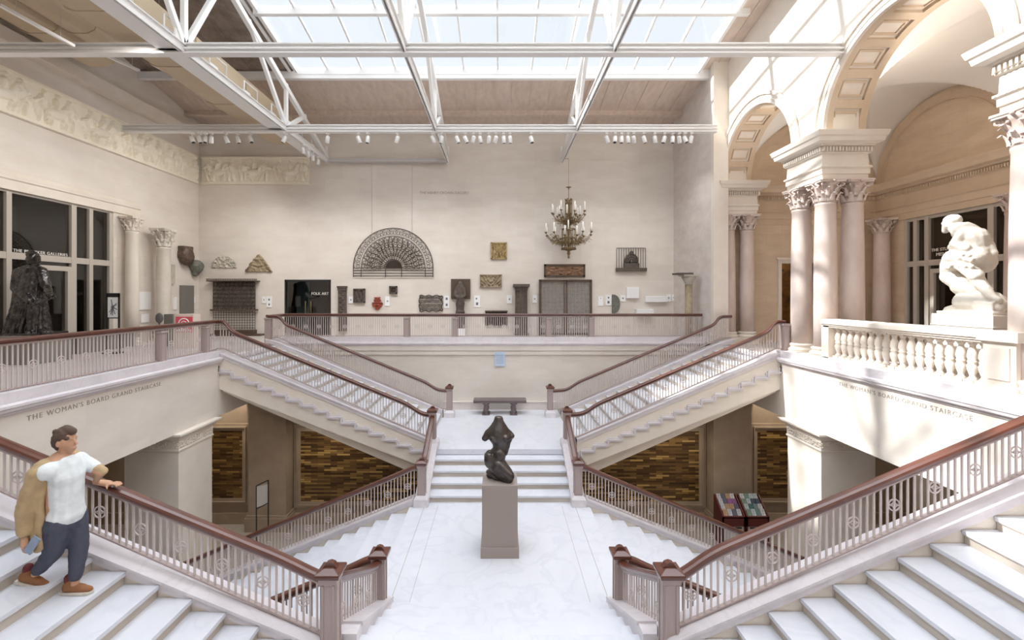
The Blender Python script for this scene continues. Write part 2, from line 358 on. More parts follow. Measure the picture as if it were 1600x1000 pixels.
# ground floor rear wall, cut to the slope of the flights above it
def soff(x): return .10+.41*(abs(x)-2.1)
for sx in (-1, 1):
    poly = [(sx*13.4,ZG),(sx*1.95,ZG),(sx*1.95,.05),(sx*2.3,soff(2.3)),(sx*7.7,soff(7.6)),(sx*7.7,2.92),(sx*13.4,2.92)]
    struct('wall_back', MB().prism(poly, 'y', 14.5, 14.8), 'under_stone')
    struct('trim_2', MB().box((sx*6.68,14.0,ZG),(sx*7.86,14.5,2.0)).box((sx*6.6,13.92,ZG),(sx*7.94,14.5,ZG+.42)).box((sx*6.63,13.95,ZG+.42),(sx*7.91,14.5,ZG+.5)), 'under_stone')
    struct('baseboard_back', MB().box((sx*2.2,14.42,ZG),(sx*6.6,14.5,ZG+.35)).box((sx*7.94,14.42,ZG),(sx*13.2,14.5,ZG+.35)), 'under_stone')
    # mosaic panels in stone frames
    for k, poly in enumerate(([(6.42,-1.72),(2.6,-1.72),(2.6,.22),(3.25,.54),(6.42,.54)], [(9.3,-1.62),(8.3,-1.62),(8.3,.56),(9.3,.56)])):
        poly = [(sx*a, b) for a, b in poly]
        side = 'left' if sx < 0 else 'right'
        t = thing('mosaic_panel', ['framed panel of brown and gold glass bricks under the %s flight' % side, 'narrow dark brick mosaic panel beyond the %s ground floor pier' % side][k], 'mosaic', (poly[0][0], 14.49, -1.8))
        MB().prism(poly, 'y', 14.45, 14.495).build('mosaic', 'mosaic', t)
        fr = MB(); q = poly if k else [poly[1], poly[0], poly[4], poly[3]]
        q = [Vector((a, 14.44, b)) for a, b in q]
        for i in range(len(q)-(0 if k else 1)):
            a, b = q[i], q[(i+1) % len(q)]; d = (b-a).normalized()*.11; fr.bar(a-d, b+d, .12 if abs(d.x) > abs(d.z) else .22, .22 if abs(d.x) > abs(d.z) else .12)
        fr = MB(); c_ = Vector((sum(p.x for p in q)/len(q), 0, sum(p.z for p in q)/len(q)))
        for e0, e1, dd in ((0,.09,.06), (.09,.13,.10), (.13,.22,.05)):
            xs = [p.x for p in q]; zs = [p.z for p in q]; x0, x1, z0, z1 = min(xs), max(xs), min(zs), max(zs)
            zt1 = z1
            fr.prism([(x0-e1,z0-e1),(x1+e1,z0-e1),(x1+e1,z0-e0),(x0-e1,z0-e0)], 'y', 14.495-dd, 14.495)
            for u, sg in ((x0,-1),(x1,1)):
                if not k and sg == -sx: continue
                fr.prism([(u+sg*e0,z0-e0),(u+sg*e1,z0-e0),(u+sg*e1,z1+e0),(u+sg*e0,z1+e0)], 'y', 14.495-dd, 14.495)
            xa, xb = (x0, x1) if k else ((x0, -3.3) if sx < 0 else (3.3, x1))
            fr.prism([(xa-e1,z1+e0),(xb+e1,z1+e0),(xb+e1,z1+e1),(xa-e1,z1+e1)], 'y', 14.495-dd, 14.495)
        fr.build('stone_frame', 'under_stone', t)
# balcony fronts
def inscription(o, sx):
    text("THE WOMAN'S BOARD GRAND STAIRCASE", 'inscription', o, 'engraving', (sx*(XE-.004), 8.64, 2.935), .115, (PI/2, 0, -sx*PI/2), width=2.85, extr=.002, space=1.25)
for sx, nm in ((-1, 'wall_left'), (1, 'wall_right')):
    b = MB().box((sx*XE,-1.5,1.65),(sx*(XE+.6),14.48,FLR-.02))
    o = struct(nm, b, 'stone_x'); inscription(o, sx)
    prof = [(0,3.06),(.03,3.07),(.03,3.10),(.09,3.13),(.10,3.17),(.12,3.19),(.12,3.23),(.04,3.25),(.04,3.26)]
    c = MB(); y0, y1 = -1.5, 14.4
    vs = [(sx*(XE-d), y, z) for y in (y0, y1) for d, z in prof]; n = len(prof)
    c.add(vs, [(i, i+1, n+i+1, n+i) for i in range(n-1)])
    c.box((sx*(XE-.03),5.32,3.2),(sx*(XE+.33),12.4,3.42))
    struct('trim_3', c, 'curb')
    # ground floor pier
    d = MB().box((sx*XE,10.62,ZG),(sx*8.9,11.86,1.22))
    o = struct('wall_pier', d, 'stone'); 
    e = MB().ring(min(sx*XE,sx*8.9), max(sx*XE,sx*8.9), 10.62, 11.86, [(.0,1.2),(.03,1.22),(.03,1.25),(.015,1.27),(.015,1.48),(.05,1.50),(.06,1.54),(.11,1.57),(.13,1.60),(.17,1.62),(.17,1.66)])
    for k in range(16):
        for face in (0, 1):
            r = random.Random(k+face*50)
            for q in range(5):
                zz = 1.30+r.random()*.15; u = (k+r.random())/16
                if face == 0: e.ball((sx*(XE-.02), 10.62+1.24*u, zz), (.02,.035,.02), 6)
                else: e.ball((sx*(XE+1.28*u), 10.6, zz), (.035,.02,.02), 6)
    struct('trim_4', e, 'stone')
# rear balcony edge
c = MB().box((-8.0,YB-.06,3.09),(7.45,YB+.3,3.215)).box((-8.0,YB-.09,3.15),(7.45,YB,3.20)).box((-7.95,YB+.0,3.2),(7.45,YB+.26,3.40)).box((-8.0,15.3,3.2),(-7.8,YB,3.40))
struct('trim_5', c, 'curb')

# ---------------------------------------------------------------- arcade on the right
ARC = [(14.05, 1.9), (9.05, 1.9), (4.05, 1.9)]
XA0, XA1, ZS, ZT = 7.93, 8.95, 8.9, 14.6
def arcade():
    m = MB(); edges = []
    for x in (XA0, XA1):
        for yc, R in ARC:
            n = 36; vs = []
            for i in range(n+1):
                t = PI*i/n; vs += [(x, yc+R*math.cos(t), ZS+R*math.sin(t)), (x, yc+R*math.cos(t), ZT)]
            m.add(vs, [(2*i, 2*i+1, 2*i+3, 2*i+2) for i in range(n)])
    segs = [(15.95,16.8),(10.95,12.15),(5.95,7.15),(-1.5,2.15)]
    for a, b in segs: m.box((XA0,a,ZS),(XA1,b,ZT))
    for yc, R in ARC:                                   # soffit
        n = 36; R2 = R+.07; vs = []
        for i in range(n+1):
            t = PI*i/n; vs += [(XA0, yc+R2*math.cos(t), ZS+R2*math.sin(t)), (XA1, yc+R2*math.cos(t), ZS+R2*math.sin(t))]
        m.add(vs, [(2*i, 2*i+1, 2*i+3, 2*i+2) for i in range(n)])
    return struct('wall_right', m, 'stone')
arcade()
for yc, R in ARC[:2]:
    m = MB(); n = 48
    def band(x0, x1, r0, r1, a0=0, a1=PI, k=48, mt=None):
        vs = []
        for i in range(k+1):
            t = a0+(a1-a0)*i/k; c, s_ = math.cos(t), math.sin(t)
            vs += [(x0,yc+r0*c,ZS+r0*s_),(x1,yc+r0*c,ZS+r0*s_),(x1,yc+r1*c,ZS+r1*s_),(x0,yc+r1*c,ZS+r1*s_)]
        fs = []
        for i in range(k):
            for q in range(4): fs.append((4*i+q, 4*i+(q+1) % 4, 4*i+4+(q+1) % 4, 4*i+4+q))
        m.add(vs, fs+[(3,2,1,0), (4*k,4*k+1,4*k+2,4*k+3)], mt)
    band(XA0-.03, XA0+.05, R, R+.34); band(XA0-.07, XA0, R+.24, R+.34); band(XA0-.045, XA0, R+.10, R+.13)
    st = MB(); m2 = m
    struct('trim_6', m, 'stone')
    m = MB(); band(XA0+.05, XA0+.2, R, R+.09); band(XA1-.17, XA1, R, R+.09)
    nc = 9
    for i in range(nc+1):
        a = PI*i/nc; band(XA0+.2, XA1-.17, R, R+.09, max(a-.05, 0), min(a+.05, PI), 3)
    for i in range(nc):
        a = PI*(i+.5)/nc; h = PI/nc/2-.085
        for b0, b1 in ((a-h, a-h+.025), (a+h-.025, a+h)): band(XA0+.26, XA1-.23, R+.035, R+.09, b0, b1, 2)
        for x0 in (XA0+.24, XA1-.26): band(x0, x0+.03, R+.035, R+.09, a-h, a+h, 5)
    struct('trim_7', m, 'tanstone')
# Corinthian capital used all over
def capital(h, r, mat_, seed=1):
    m = MB(); rnd = random.Random(seed)
    m.lathe([(r*.86,0),(r*.9,.03*h),(r*.96,.05*h),(r*.84,.08*h),(r*.86,.5*h),(r*1.0,.75*h),(r*1.22,.86*h)], (0,0,0), 20, mat_)
    def leaf(ang, z0, hh, out, w):
        vs = []; N = 7
        for i in range(N+1):
            u = i/N; rr = r*.86+out*(u**2.2)+.02; z = z0+hh*(u if u < .85 else .85-(u-.85)*.9); ww = w*(1-.55*u)*(1+.18*math.sin(u*14))
            for q, e in ((-1,0),(-.5,.35),(0,.5),(.5,.35),(1,0)):
                a = ang+q*ww/max(rr,.01); vs.append(((rr+e*.05)*math.cos(a), (rr+e*.05)*math.sin(a), z))
        m.add(vs, [(j*5+i, j*5+i+1, (j+1)*5+i+1, (j+1)*5+i) for j in range(N) for i in range(4)], mat_)
    for k in range(8): leaf(k*PI/4, .06*h, .42*h, r*.42, r*.3)
    for k in range(8): leaf(k*PI/4+PI/8, .30*h, .44*h, r*.5, r*.28)
    for k in range(4):
        a = PI/4+k*PI/2; c = Vector((math.cos(a), math.sin(a), 0)); pts = []
        for i in range(16):
            t = i/15*2.2*PI; rr = r*.2*(1-.75*i/15); p = c*(r*1.38+rr*math.sin(t))+Vector((0, 0, .76*h+rr*math.cos(t)*.9)); pts.append(p)
        m.tube([c*r*.95+Vector((0,0,.5*h))]+pts, [r*.07]*17, 6, mat_)
        for e in (-.35, .35):
            b = a+e+.0; m.ball((math.cos(b)*r*1.08, math.sin(b)*r*1.08, .72*h), (r*.12,)*3, 7, mat_)
        b = k*PI/2; m.ball((math.cos(b)*r*1.22, math.sin(b)*r*1.22, .90*h), (r*.14,)*3, 8, mat_)
    ab = []
    for k in range(4):
        a = PI/4+k*PI/2; ab += [(math.cos(a-.07)*r*1.72, math.sin(a-.07)*r*1.72), (math.cos(a+.07)*r*1.72, math.sin(a+.07)*r*1.72), (math.cos(a+PI/4)*r*1.12, math.sin(a+PI/4)*r*1.12)]
    m.prism(ab, 'z', .86*h, .93*h, mat_); m.prism([(x*1.05, y*1.05) for x, y in ab], 'z', .93*h, h, mat_)
    return m
CAPM = {}
def cap_mesh(h, r, mt):
    k = (h, r, mt)
    if k not in CAPM:
        o = capital(h, r, mt).build('capital', mt, loc=(0,0,0)); CAPM[k] = o.data; bpy.data.objects.remove(o)
    return CAPM[k]
def column(x, y, z0, z1, r, label, mt='column_stone', group=None, hcap=.56, capmat=None, base=True):
    t = thing('column', label, 'column', (x, y, z0), group)
    if base: MB().box((x-r*1.35,y-r*1.35,z0),(x+r*1.35,y+r*1.35,z0+.07)).lathe([(r*1.3,.07),(r*1.36,.10),(r*1.3,.14),(r*1.15,.155),(r*1.12,.19),(r*1.2,.21),(r*1.22,.235),(r*1.15,.255),(r*1.02,.27)], (x,y,z0), 28).build('base', 'stone', t)
    H = z1-hcap-z0
    MB().lathe([(r,.25 if base else 0),(r*1.0,H*.33),(r*.96,H*.7),(r*.88,H*.98),(r*.92,H*.985),(r*.92,H)], (x,y,z0), 28).build('shaft', mt, t)
    place(cap_mesh(hcap, r, capmat or mt), 'capital', t, (x, y, z1-hcap))
    return t
def entablature(x0, x1, y0, y1, z0=7.78, z1=8.9):
    m = MB().ring(x0, x1, y0, y1, [(0,z0),(0,z0+.12),(.025,z0+.13),(.025,z0+.25),(.06,z0+.28),(.06,z0+.32),(.01,z0+.34),(.0,z0+.62),(.04,z0+.64),(.04,z0+.66),(.02,z0+.66),(.02,z0+.78),(.10,z0+.80),(.10,z0+.84),(.22,z0+.88),(.24,z0+.97),(.27,z0+1.0),(.30,z0+1.10),(.30,z0+1.12)])
    for (a, b, fx) in ((x0, x1, 0), (y0, y1, 1)):
        n = int((b-a+.1)/.075)
        for i in range(n):
            p = a-.05+(i+.5)*(b-a+.1)/n
            for q in ((y0-.05, y1+.05) if fx == 0 else (x0-.05, x1+.05)):
                if fx == 0: m.cbox((p, q, z0+.72), (.042,.07,.1))
                else: m.cbox((q, p, z0+.72), (.07,.042,.1))
                if fx == 0: m.cbox((p, y0-.03 if q < y0 else y1+.03, z0+.30), (.03,.07,.03))
                else: m.cbox((x0-.03 if q < x0 else x1+.03, p, z0+.30), (.07,.03,.03))
    return m
CL = [(11.0, 12.35, 'middle'), (5.78, 7.1, 'nearest'), (15.75, 16.44, 'farthest')]
for y0, y1, w_ in CL:
    x0, x1 = 7.92, 9.05
    struct('trim_8', entablature(x0, x1, y0, y1), 'stone')
    MB().box((x0-.05,y0-.05,FLR),(x1+.05,y1+(.05 if y1 < 16 else 0),3.37)).build('wall_plinth', 'stone', kind='structure')
    ys = [(y0+.22, 'front'), (y1-.24, 'back')] if w_ != 'farthest' else [(y0+.26, 'front')]
    for y, fb in ys:
        for x, lr in ((8.15, 'left'), (8.83, 'right')):
            column(x, y, 3.37, 7.78, .25, '%s %s pale marble column of the %s pier cluster in the arcade' % (fb, lr, w_))
# corridor behind the arcade
dw0, dw1, dzt = 10.33, 11.5, 6.1
w = MB().box((7.93,16.45,FLR-.3),(dw0,16.8,11.6)).box((dw1,16.45,FLR-.3),(14.1,16.8,11.6)).box((dw0,16.45,dzt),(dw1,16.8,11.6))
struct('wall_back', w, 'tan_y')
fr = MB()
for a, b in (((dw0-.13,16.41,FLR),(dw0,16.5,dzt)), ((dw1,16.41,FLR),(dw1+.13,16.5,dzt)), ((dw0-.13,16.41,dzt),(dw1+.13,16.5,dzt+.13))): fr.box(a, b)
fr.box((dw0-.2,16.36,dzt+.13),(dw1+.2,16.5,dzt+.2)); struct('door_1', fr, 'stone')
rm = MB().box((dw0-.6,18.6,FLR),(dw1+.8,18.7,dzt+.4)).box((dw0-.7,16.85,FLR),(dw0-.6,18.7,dzt+.4)).box((dw1+.7,16.85,FLR),(dw1+.8,18.7,dzt+.4)).box((dw0-.7,16.85,FLR-.1),(dw1+.8,18.7,FLR))
struct('wall_back', rm, 'amber')
tag(MB().box((10.95,18.3,4.3),(11.5,18.59,5.9)).box((10.9,18.25,5.9),(11.55,18.59,5.97)).build('display_case', 'black'), 'dark framed case in the amber room beyond the corridor doorway', 'case')['category'] = 'display case'
w = MB().box((XC,-1.5,FLR-.3),(XC+.3,12.0,12)).box((XC,15.3,FLR-.3),(XC+.3,16.8,12)).box((XC,12.0,7.55),(XC+.3,15.3,12))
struct('wall_right', w, 'tan_x')
def lunette(yc):
    m = MB(); n = 32; R = 2.3
    for r0, r1, t in ((R-.22, R+.02, .07), (R-.26, R-.22, .1)):
        vs = []
        for i in range(n+1):
            a = PI*i/n
            for r, d in ((r0,0),(r0,t),(r1,t),(r1,0)): vs.append((XC-d, yc+r*math.cos(a), ZS+r*math.sin(a)))
        m.add(vs, [(4*i+q, 4*i+(q+1) % 4, 4*i+4+(q+1) % 4, 4*i+4+q) for i in range(n) for q in range(4)])
    return m
for yc in (14.05, 9.05): struct('trim_9', lunette(yc), 'tanstone')
m = MB(); n = 32
vs = []
for i in range(n+1):
    a = PI*i/n
    for r, d in ((2.1,0),(2.1,.07),(2.36,.07),(2.36,0)): vs.append((11.38+r*math.cos(a), 16.45-d, ZS+r*math.sin(a)))
m.add(vs, [(4*i+q, 4*i+(q+1) % 4, 4*i+4+(q+1) % 4, 4*i+4+q) for i in range(n) for q in range(4)]); struct('trim_9', m, 'tanstone')
def vz(x, y):
    R = 2.42; a = R*R-(x-11.38)**2; z = math.sqrt(a) if a > 0 else 0
    for yc in (14.03, 9.05, 4.05):
        b = 2.42**2-(y-yc)**2
        if b > 0: z = max(z, math.sqrt(b))
    return ZS+z
struct('ceiling', MB().grid(lambda u, v: (8.94+u*4.88, 1.6+v*14.88, vz(8.94+u*4.88, 1.6+v*14.88)), 70, 200), 'plaster')
struct('ceiling', MB().box((7.9,-1.5,14.3),(14.1,16.8,14.45)), 'plaster')
prof = [(0,7.5),(.03,7.5),(.03,7.7),(.06,7.72),(.06,7.92),(.11,7.96),(.11,8.0),(.03,8.02),(.03,8.36),(.07,8.40),(.07,8.52),(.16,8.55),(.16,8.6),(.28,8.64),(.29,8.76),(.34,8.86),(.34,8.9),(0,8.9)]
m = MB(); n = len(prof)
vs = [(XC-d, y, z) for y in (2,16.45) for d, z in prof]; m.add(vs, [(i, (i+1) % n, n+(i+1) % n, n+i) for i in range(n)])
vs = [(x, 16.45-d, z) for x in (9.0, XC) for d, z in prof]; m.add(vs, [(i, (i+1) % n, n+(i+1) % n, n+i) for i in range(n)])
for i in range(95): m.cbox((XC-.1, 9.5+i*.073, 8.46), (.07,.042,.1))
for i in range(65): m.cbox((9.05+i*.073, 16.35, 8.46), (.042,.07,.1))
struct('trim_8', m, 'tanstone')
column(13.42, 15.75, FLR, 7.6, .25, 'brown-veined column at the far end of the right gallery window', hcap=.5)
column(13.42, 11.62, FLR, 7.6, .25, 'column at the near end of the right gallery window behind the white statue', hcap=.5)
column(-12.6, 15.35, FLR, 7.6, .2, mt='stone', label='grey-brown column against the left wall beside the gallery entrance', hcap=.5)
# moulding above the left entrance
m = MB(); prof = [(0,7.7),(.05,7.7),(.05,7.95),(.09,7.98),(.09,8.05),(.04,8.08),(.04,8.2),(.0,8.22)]; n = len(prof)
vs = [(XL+d, y, z) for y in (8,16.0) for d, z in prof]; m.add(vs, [(i, (i+1) % n, n+(i+1) % n, n+i) for i in range(n)]+[tuple(range(2*n-1, n-1, -1))]); struct('trim_10', m, 'stone')
# glass gallery fronts in the side walls
def facade(sx, X, ys, z1, ztr, dr, word):
    d = sx*.16
    fr = MB(); x0, x1 = X+sx*.02, X+sx*.2
    for y, w_ in ys: fr.box((x0,y-w_/2,FLR),(x1,y+w_/2,z1))
    fr.box((x0+sx*.01,ys[0][0],ztr-.09),(x1,ys[-1][0],ztr+.09)).box((x0+sx*.01,ys[0][0],z1-.1),(x1,ys[-1][0],z1)).box((x0+sx*.01,ys[0][0],FLR),(x1,ys[-1][0],FLR+.1))
    o = struct('window_1' if sx < 0 else 'window_2', fr, 'facade_metal')
    MB().box((X+sx*.1,ys[0][0],FLR),(X+sx*.115,ys[-1][0],z1)).build('pane', 'dark_glass', o)
    a, b = dr; q = MB().box((x0,a,FLR+.02),(x1,a+.12,ztr-.2)).box((x0,b-.12,FLR+.02),(x1,b,ztr-.2)).box((x0,a+.12,ztr-.34),(x1,b-.12,ztr-.2)).box((x0,a+.12,FLR+.02),(x1,b-.12,FLR+.3))
    q.build('door_frame', 'facade_metal', o)
    r0, r1 = X+sx*.3, X+sx*3.5; ya, yb = ys[0][0]-.3, ys[-1][0]+.3
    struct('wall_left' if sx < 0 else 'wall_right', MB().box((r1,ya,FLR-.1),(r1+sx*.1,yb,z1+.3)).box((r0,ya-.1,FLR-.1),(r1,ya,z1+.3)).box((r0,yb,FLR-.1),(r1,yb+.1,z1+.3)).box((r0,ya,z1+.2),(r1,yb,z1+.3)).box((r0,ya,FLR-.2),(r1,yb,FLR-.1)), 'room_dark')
    return o
fl = facade(-1, XL, [(11.36,.12),(11.8,.13),(13.6,.16),(14.17,.13),(14.9,.14)], zo, 5.98, (12.6, 13.52), '')
fr_ = facade(1, XC, [(12.05,.13),(12.62,.16),(14.52,.14),(14.92,.13),(15.26,.12)], 7.5, 5.97, (13.2, 14.4), '')
text('THE PRITZKER GALLERIES', 'lettering', fl, 'lettering', (XL-.06, 12.68, P(66,395,1).z*0+HC+(CY-395)*12.9/(781-66)), .13, (PI/2, 0, PI/2), width=1.5, space=1.12)
text('THE STU', 'lettering', fr_, 'lettering', (XC+.06, 14.13, HC+(CY-390)*13.86/(1468-781)), .17, (PI/2, 0, -PI/2), width=.52)
text('MISHLO', 'lettering', fr_, 'lettering', (XC+.06, 13.98, HC+(CY-397)*13.86/(1473-781)), .17, (PI/2, 0, -PI/2), width=.5)
# rear glass door
rm = MB().box((dx0-.3,21.5,FLR-.1),(dx1+.3,21.6,dz+.3)).box((dx0-.4,YW+.3,FLR-.1),(dx0-.3,21.6,dz+.3)).box((dx1+.3,YW+.3,FLR-.1),(dx1+.4,21.6,dz+.3)).box((dx0-.4,YW+.3,dz+.2),(dx1+.4,21.6,dz+.3)).box((dx0-.4,YW+.3,FLR-.2),(dx1+.4,21.6,FLR-.1))
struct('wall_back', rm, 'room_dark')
struct('wall_back', MB().box((dx0+.05,20.2,FLR-.1),(dx0+.62,20.3,dz+.2)), 'teal')
struct('wall_back', MB().box((dx1-.7,20.6,FLR-.1),(dx1+.2,20.7,dz+.2)), 'amber')
fr = MB().box((dx0,YW-.02,dz-.08),(dx1,YW+.1,dz)).box((dx0,YW-.02,FLR),(dx0+.06,YW+.1,dz)).box((dx1-.06,YW-.02,FLR),(dx1,YW+.1,dz))
do = struct('door_2', fr, 'black')
xm = P(482,0,YW).x
MB().box((dx0,YW+.04,FLR),(xm-.01,YW+.055,dz)).box((xm+.01,YW+.04,FLR),(dx1,YW+.055,dz)).build('pane', 'dark_glass', do)
for q in (xm-.12, xm+.12): MB().tube([(q,YW-.03,FLR+.9),(q,YW-.03,FLR+1.45)], .018, 8).build('door_handle', 'brass', do)
text('FOLK ART', 'lettering', do, 'lettering', tuple(P(500,459,YW+.03)), .16, (PI/2, 0, 0), width=27/36.4)
text('THE HENRY CROWN GALLERY', 'inscription', wall_rear, 'engraving', tuple(P(694.5,301.5,YW-.003)), .16, (PI/2, 0, 0), width=77/36.4, extr=.003)

# ---------------------------------------------------------------- roof, skylight
def slab(x0, x1, y0, y1, t=.12, dz_=0):
    z0, z1 = zr(y0)+dz_, zr(y1)+dz_
    return [(x0,y0,z0),(x1,y0,z0),(x1,y1,z1),(x0,y1,z1),(x0,y0,z0+t),(x1,y0,z0+t),(x1,y1,z1+t),(x0,y1,z1+t)], [(3,2,1,0),(4,5,6,7),(0,1,5,4),(1,2,6,5),(2,3,7,6),(3,0,4,7)]
def roof(x0, x1, y0, y1, mt, step=.72):
    m = MB(); v, f_ = slab(x0, x1, y0, y1); m.add(v, f_)
    n = int((x1-x0)/step)
    for i in range(1, n+1):
        x = x0+i*step-.02; v, f_ = slab(x, x+.035, y0, y1, .05, -.03); m.add(v, f_)
    struct('ceiling', m, mt)
SKL, SKR, SY = -7.35, 7.2, 16.0
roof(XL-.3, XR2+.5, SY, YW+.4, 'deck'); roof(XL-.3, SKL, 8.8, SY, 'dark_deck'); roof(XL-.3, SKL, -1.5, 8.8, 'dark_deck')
roof(SKR, 8.0, 8.8, SY, 'deck', .4); roof(SKR, 8.0, -1.5, 8.8, 'deck', .4)
fr = MB(); pans = []
rows = [16.0, 13.4, 10.8, 8.8, 6.2, 3.6, 1.1, -1.3]  # front end, out of view, lengthened to let in more sky light
fr = MB()
for y in rows: fr.box((SKL,y-.07,zr(y)-.16),(XR2,y+.07,zr(y)+.12))
fr.box((XL,15.94,zr(16)-.3),(XR2,16.1,zr(16)-.05))
sk = struct('window_3', fr, 'white_metal')
struct('trim_13', MB().box((XL,18.3,zr(18.3)-.2),(XR2,18.42,zr(18.3)+.02)).box((XL,18.24,zr(18.3)-.22),(XR2,18.48,zr(18.3)-.19)), 'deck')
gb = MB()
nb = 12; st_ = (SKR-SKL)/nb
for i in range(nb+1):
    x = SKL+i*st_
    for a, b in ((16.0, 8.8), (8.8, -1.3)):
        gb.bar((x,a,zr(a)+.06),(x,b,zr(b)+.06), .05, .12)
for x in (SKL-.12, SKL+.12, SKR-.12):
    gb.bar((x,16,zr(16)-.02),(x,8.8,zr(8.8)-.02), .06, .2)
gb.build('glazing_bar', 'white_metal', sk)
for a, b in zip(rows[:-1], rows[1:]):
    m = MB()
    for i in range(nb):
        x0, x1 = SKL+i*st_+.025, SKL+(i+1)*st_-.025; v, f_ = slab(x0, x1, a-.05, b+.05, .015, .07); m.add(v, f_)
    m.build('pane', 'sky_glass', sk)
# trusses
ZB = 10.6
def ztc(y): return 10.95+.334*(18.9-y) if y > 8.8 else 10.95+.334*10.1-.334*(8.8-y)
for x, lab in ((-7.3, 'left white steel roof truss above the balcony edge'), (-2.2, 'middle white steel roof truss over the stairs'), (2.64, 'right white steel roof truss above the chandelier')):
    t = thing('roof_truss', lab, 'truss', (x, YW, ZB))
    MB().box((x-.045,-1,ZB-.09),(x-.02,18.95,ZB+.09)).box((x+.02,-1,ZB-.09),(x+.045,18.95,ZB+.09)).box((x-.09,-1,ZB+.07),(x+.09,18.95,ZB+.09)).build('bottom_chord', 'white_metal', t)
    m = MB()
    m.bar((x,18.95,10.7),(x,8.8,ztc(8.8)), .13, .17); m.bar((x,8.8,ztc(8.8)),(x,-1,ztc(-1)), .13, .17); m.build('top_chord', 'white_metal', t)
    MB().bar((x,18.92,ZB),(x,18.92,11.2), .1).build('web_member', 'white_metal', t)
    for yn in (15.3, 10.36, 5.4):
        for yt in (yn, yn-2.3, yn+1.5):
            MB().bar((x,yn,ZB+.05),(x,yt,ztc(yt)), .1, .13).build('web_member', 'white_metal', t)
        MB().box((x-.02,yn-.3,ZB),(x+.02,yn+.3,ZB+.35)).build('gusset_plate', 'white_metal', t)
for y, lab, x1 in ((15.3, 'white cross beam carrying the row of spotlights', 7.4), (10.36, 'white cross beam spanning above the stairs, next to the camera side of the spotlight beam', 7.9)):
    tag(MB().box((XL,y-.1,ZB-.02),(x1,y+.1,ZB+.02)).box((XL,y-.02,ZB-.1),(x1,y+.02,ZB+.1)).box((XL,y-.1,ZB-.12),(x1,y+.1,ZB-.09)).box((XL,y-.1,ZB+.09),(x1,y+.1,ZB+.12)).build('cross_beam', 'white_metal'), lab, 'beam')
tag(MB().box((-7.25,18.85,10.55),(-2.25,19.15,10.6)).box((-7.25,18.95,10.6),(-2.25,19.15,10.72)).build('wall_beam', 'grey_metal'), 'grey steel ledge along the rear wall between two truss ends', 'beam')
tag(MB().box((XL,2,11.38),(XL+.35,YW,11.62)).box((XL+.35,2,11.38),(XL+.4,YW,11.72)).build('wall_ledge', 'stone'), 'long tan ledge high on the left wall above the frieze', 'ledge')
# vertical flange and hanging details of the side wall
struct('trim_11', MB().box((XR2-.03,15.55,FLR),(7.93,15.75,13.2)), 'stone')
# ducts, light trough
def duct(x0, x1, z0, z1, y0, y1, lab):
    c = .28; pr = [(x0+c,z0),(x1-c,z0),(x1-c*.3,z0+c*.3),(x1,z0+c),(x1,z1),(x0,z1),(x0,z0+c),(x0+c*.3,z0+c*.3)]
    t = thing('air_duct', lab, 'duct', ((x0+x1)/2, y1, z0))
    MB().prism(pr, 'y', y0, y1).build('casing', 'duct', t)
    for y in np.arange(y0+1.2, y1, 2.3):
        MB().prism([(a+(.03 if a > (x0+x1)/2 else -.03), b-.02) for a, b in pr], 'y', y, y+.05).build('joint_band', 'duct', t)
    return t
duct(-12.25, -11.22, 11.6, 12.4, 1, 13.1, 'tan air duct nearest the left wall')
duct(-11.14, -10.25, 11.6, 12.4, 1, 12.4, 'tan air duct, second from the left wall')
duct(-9.2, -7.95, 10.9, 11.7, -1, 17.8, 'long tan air duct beside the left truss')
t = thing('light_trough', 'white lighting trough clipped along the left truss', 'lighting trough', (-7.55, 19, 10.8))
MB().box((-7.86,1,10.58),(-7.42,18.2,10.62)).box((-7.86,1,10.62),(-7.83,18.2,10.8)).build('tray', 'white_metal', t)
for y in np.arange(5.5, 18.2, 1.55):
    MB().cbox((-7.62,y,10.85), (.3,.35,.2)).build('floodlight', 'white_metal', t)
    MB().tube([(-7.42,y-.25,10.76),(-7.42,y-.25,11.15),(-7.42,y+.45,11.15),(-7.42,y+.45,10.76)], .02, 5).build('bracket', 'white_metal', t)
for i, (x0, y0, x1, y1, Y0, Y1, lab) in enumerate(((0,8,116,72,9.0,10.1,'tube light above the near cross beam at far left'),(160,84,217,110,11.2,12.6,'tube light just beyond the near cross beam'),(238,100,285,126,12.4,13.8,'tube light with round fitting near the dark deck'))):
    a, b = P(x0,y0,Y0), P(x1,y1,Y1)
    t = thing('tube_light', 'thin white '+lab, 'light fitting', (a+b)/2)
    MB().bar(a, b, .07, .06).build('tube', 'white_metal', t); MB().tube([a*.8+b*.2, Vector((*(a*.8+b*.2).xy, zr(a.y)))], .006, 4).tube([a*.2+b*.8, Vector((*(a*.2+b*.8).xy, zr(b.y)))], .006, 4).build('suspension_wire', 'grey_metal', t)
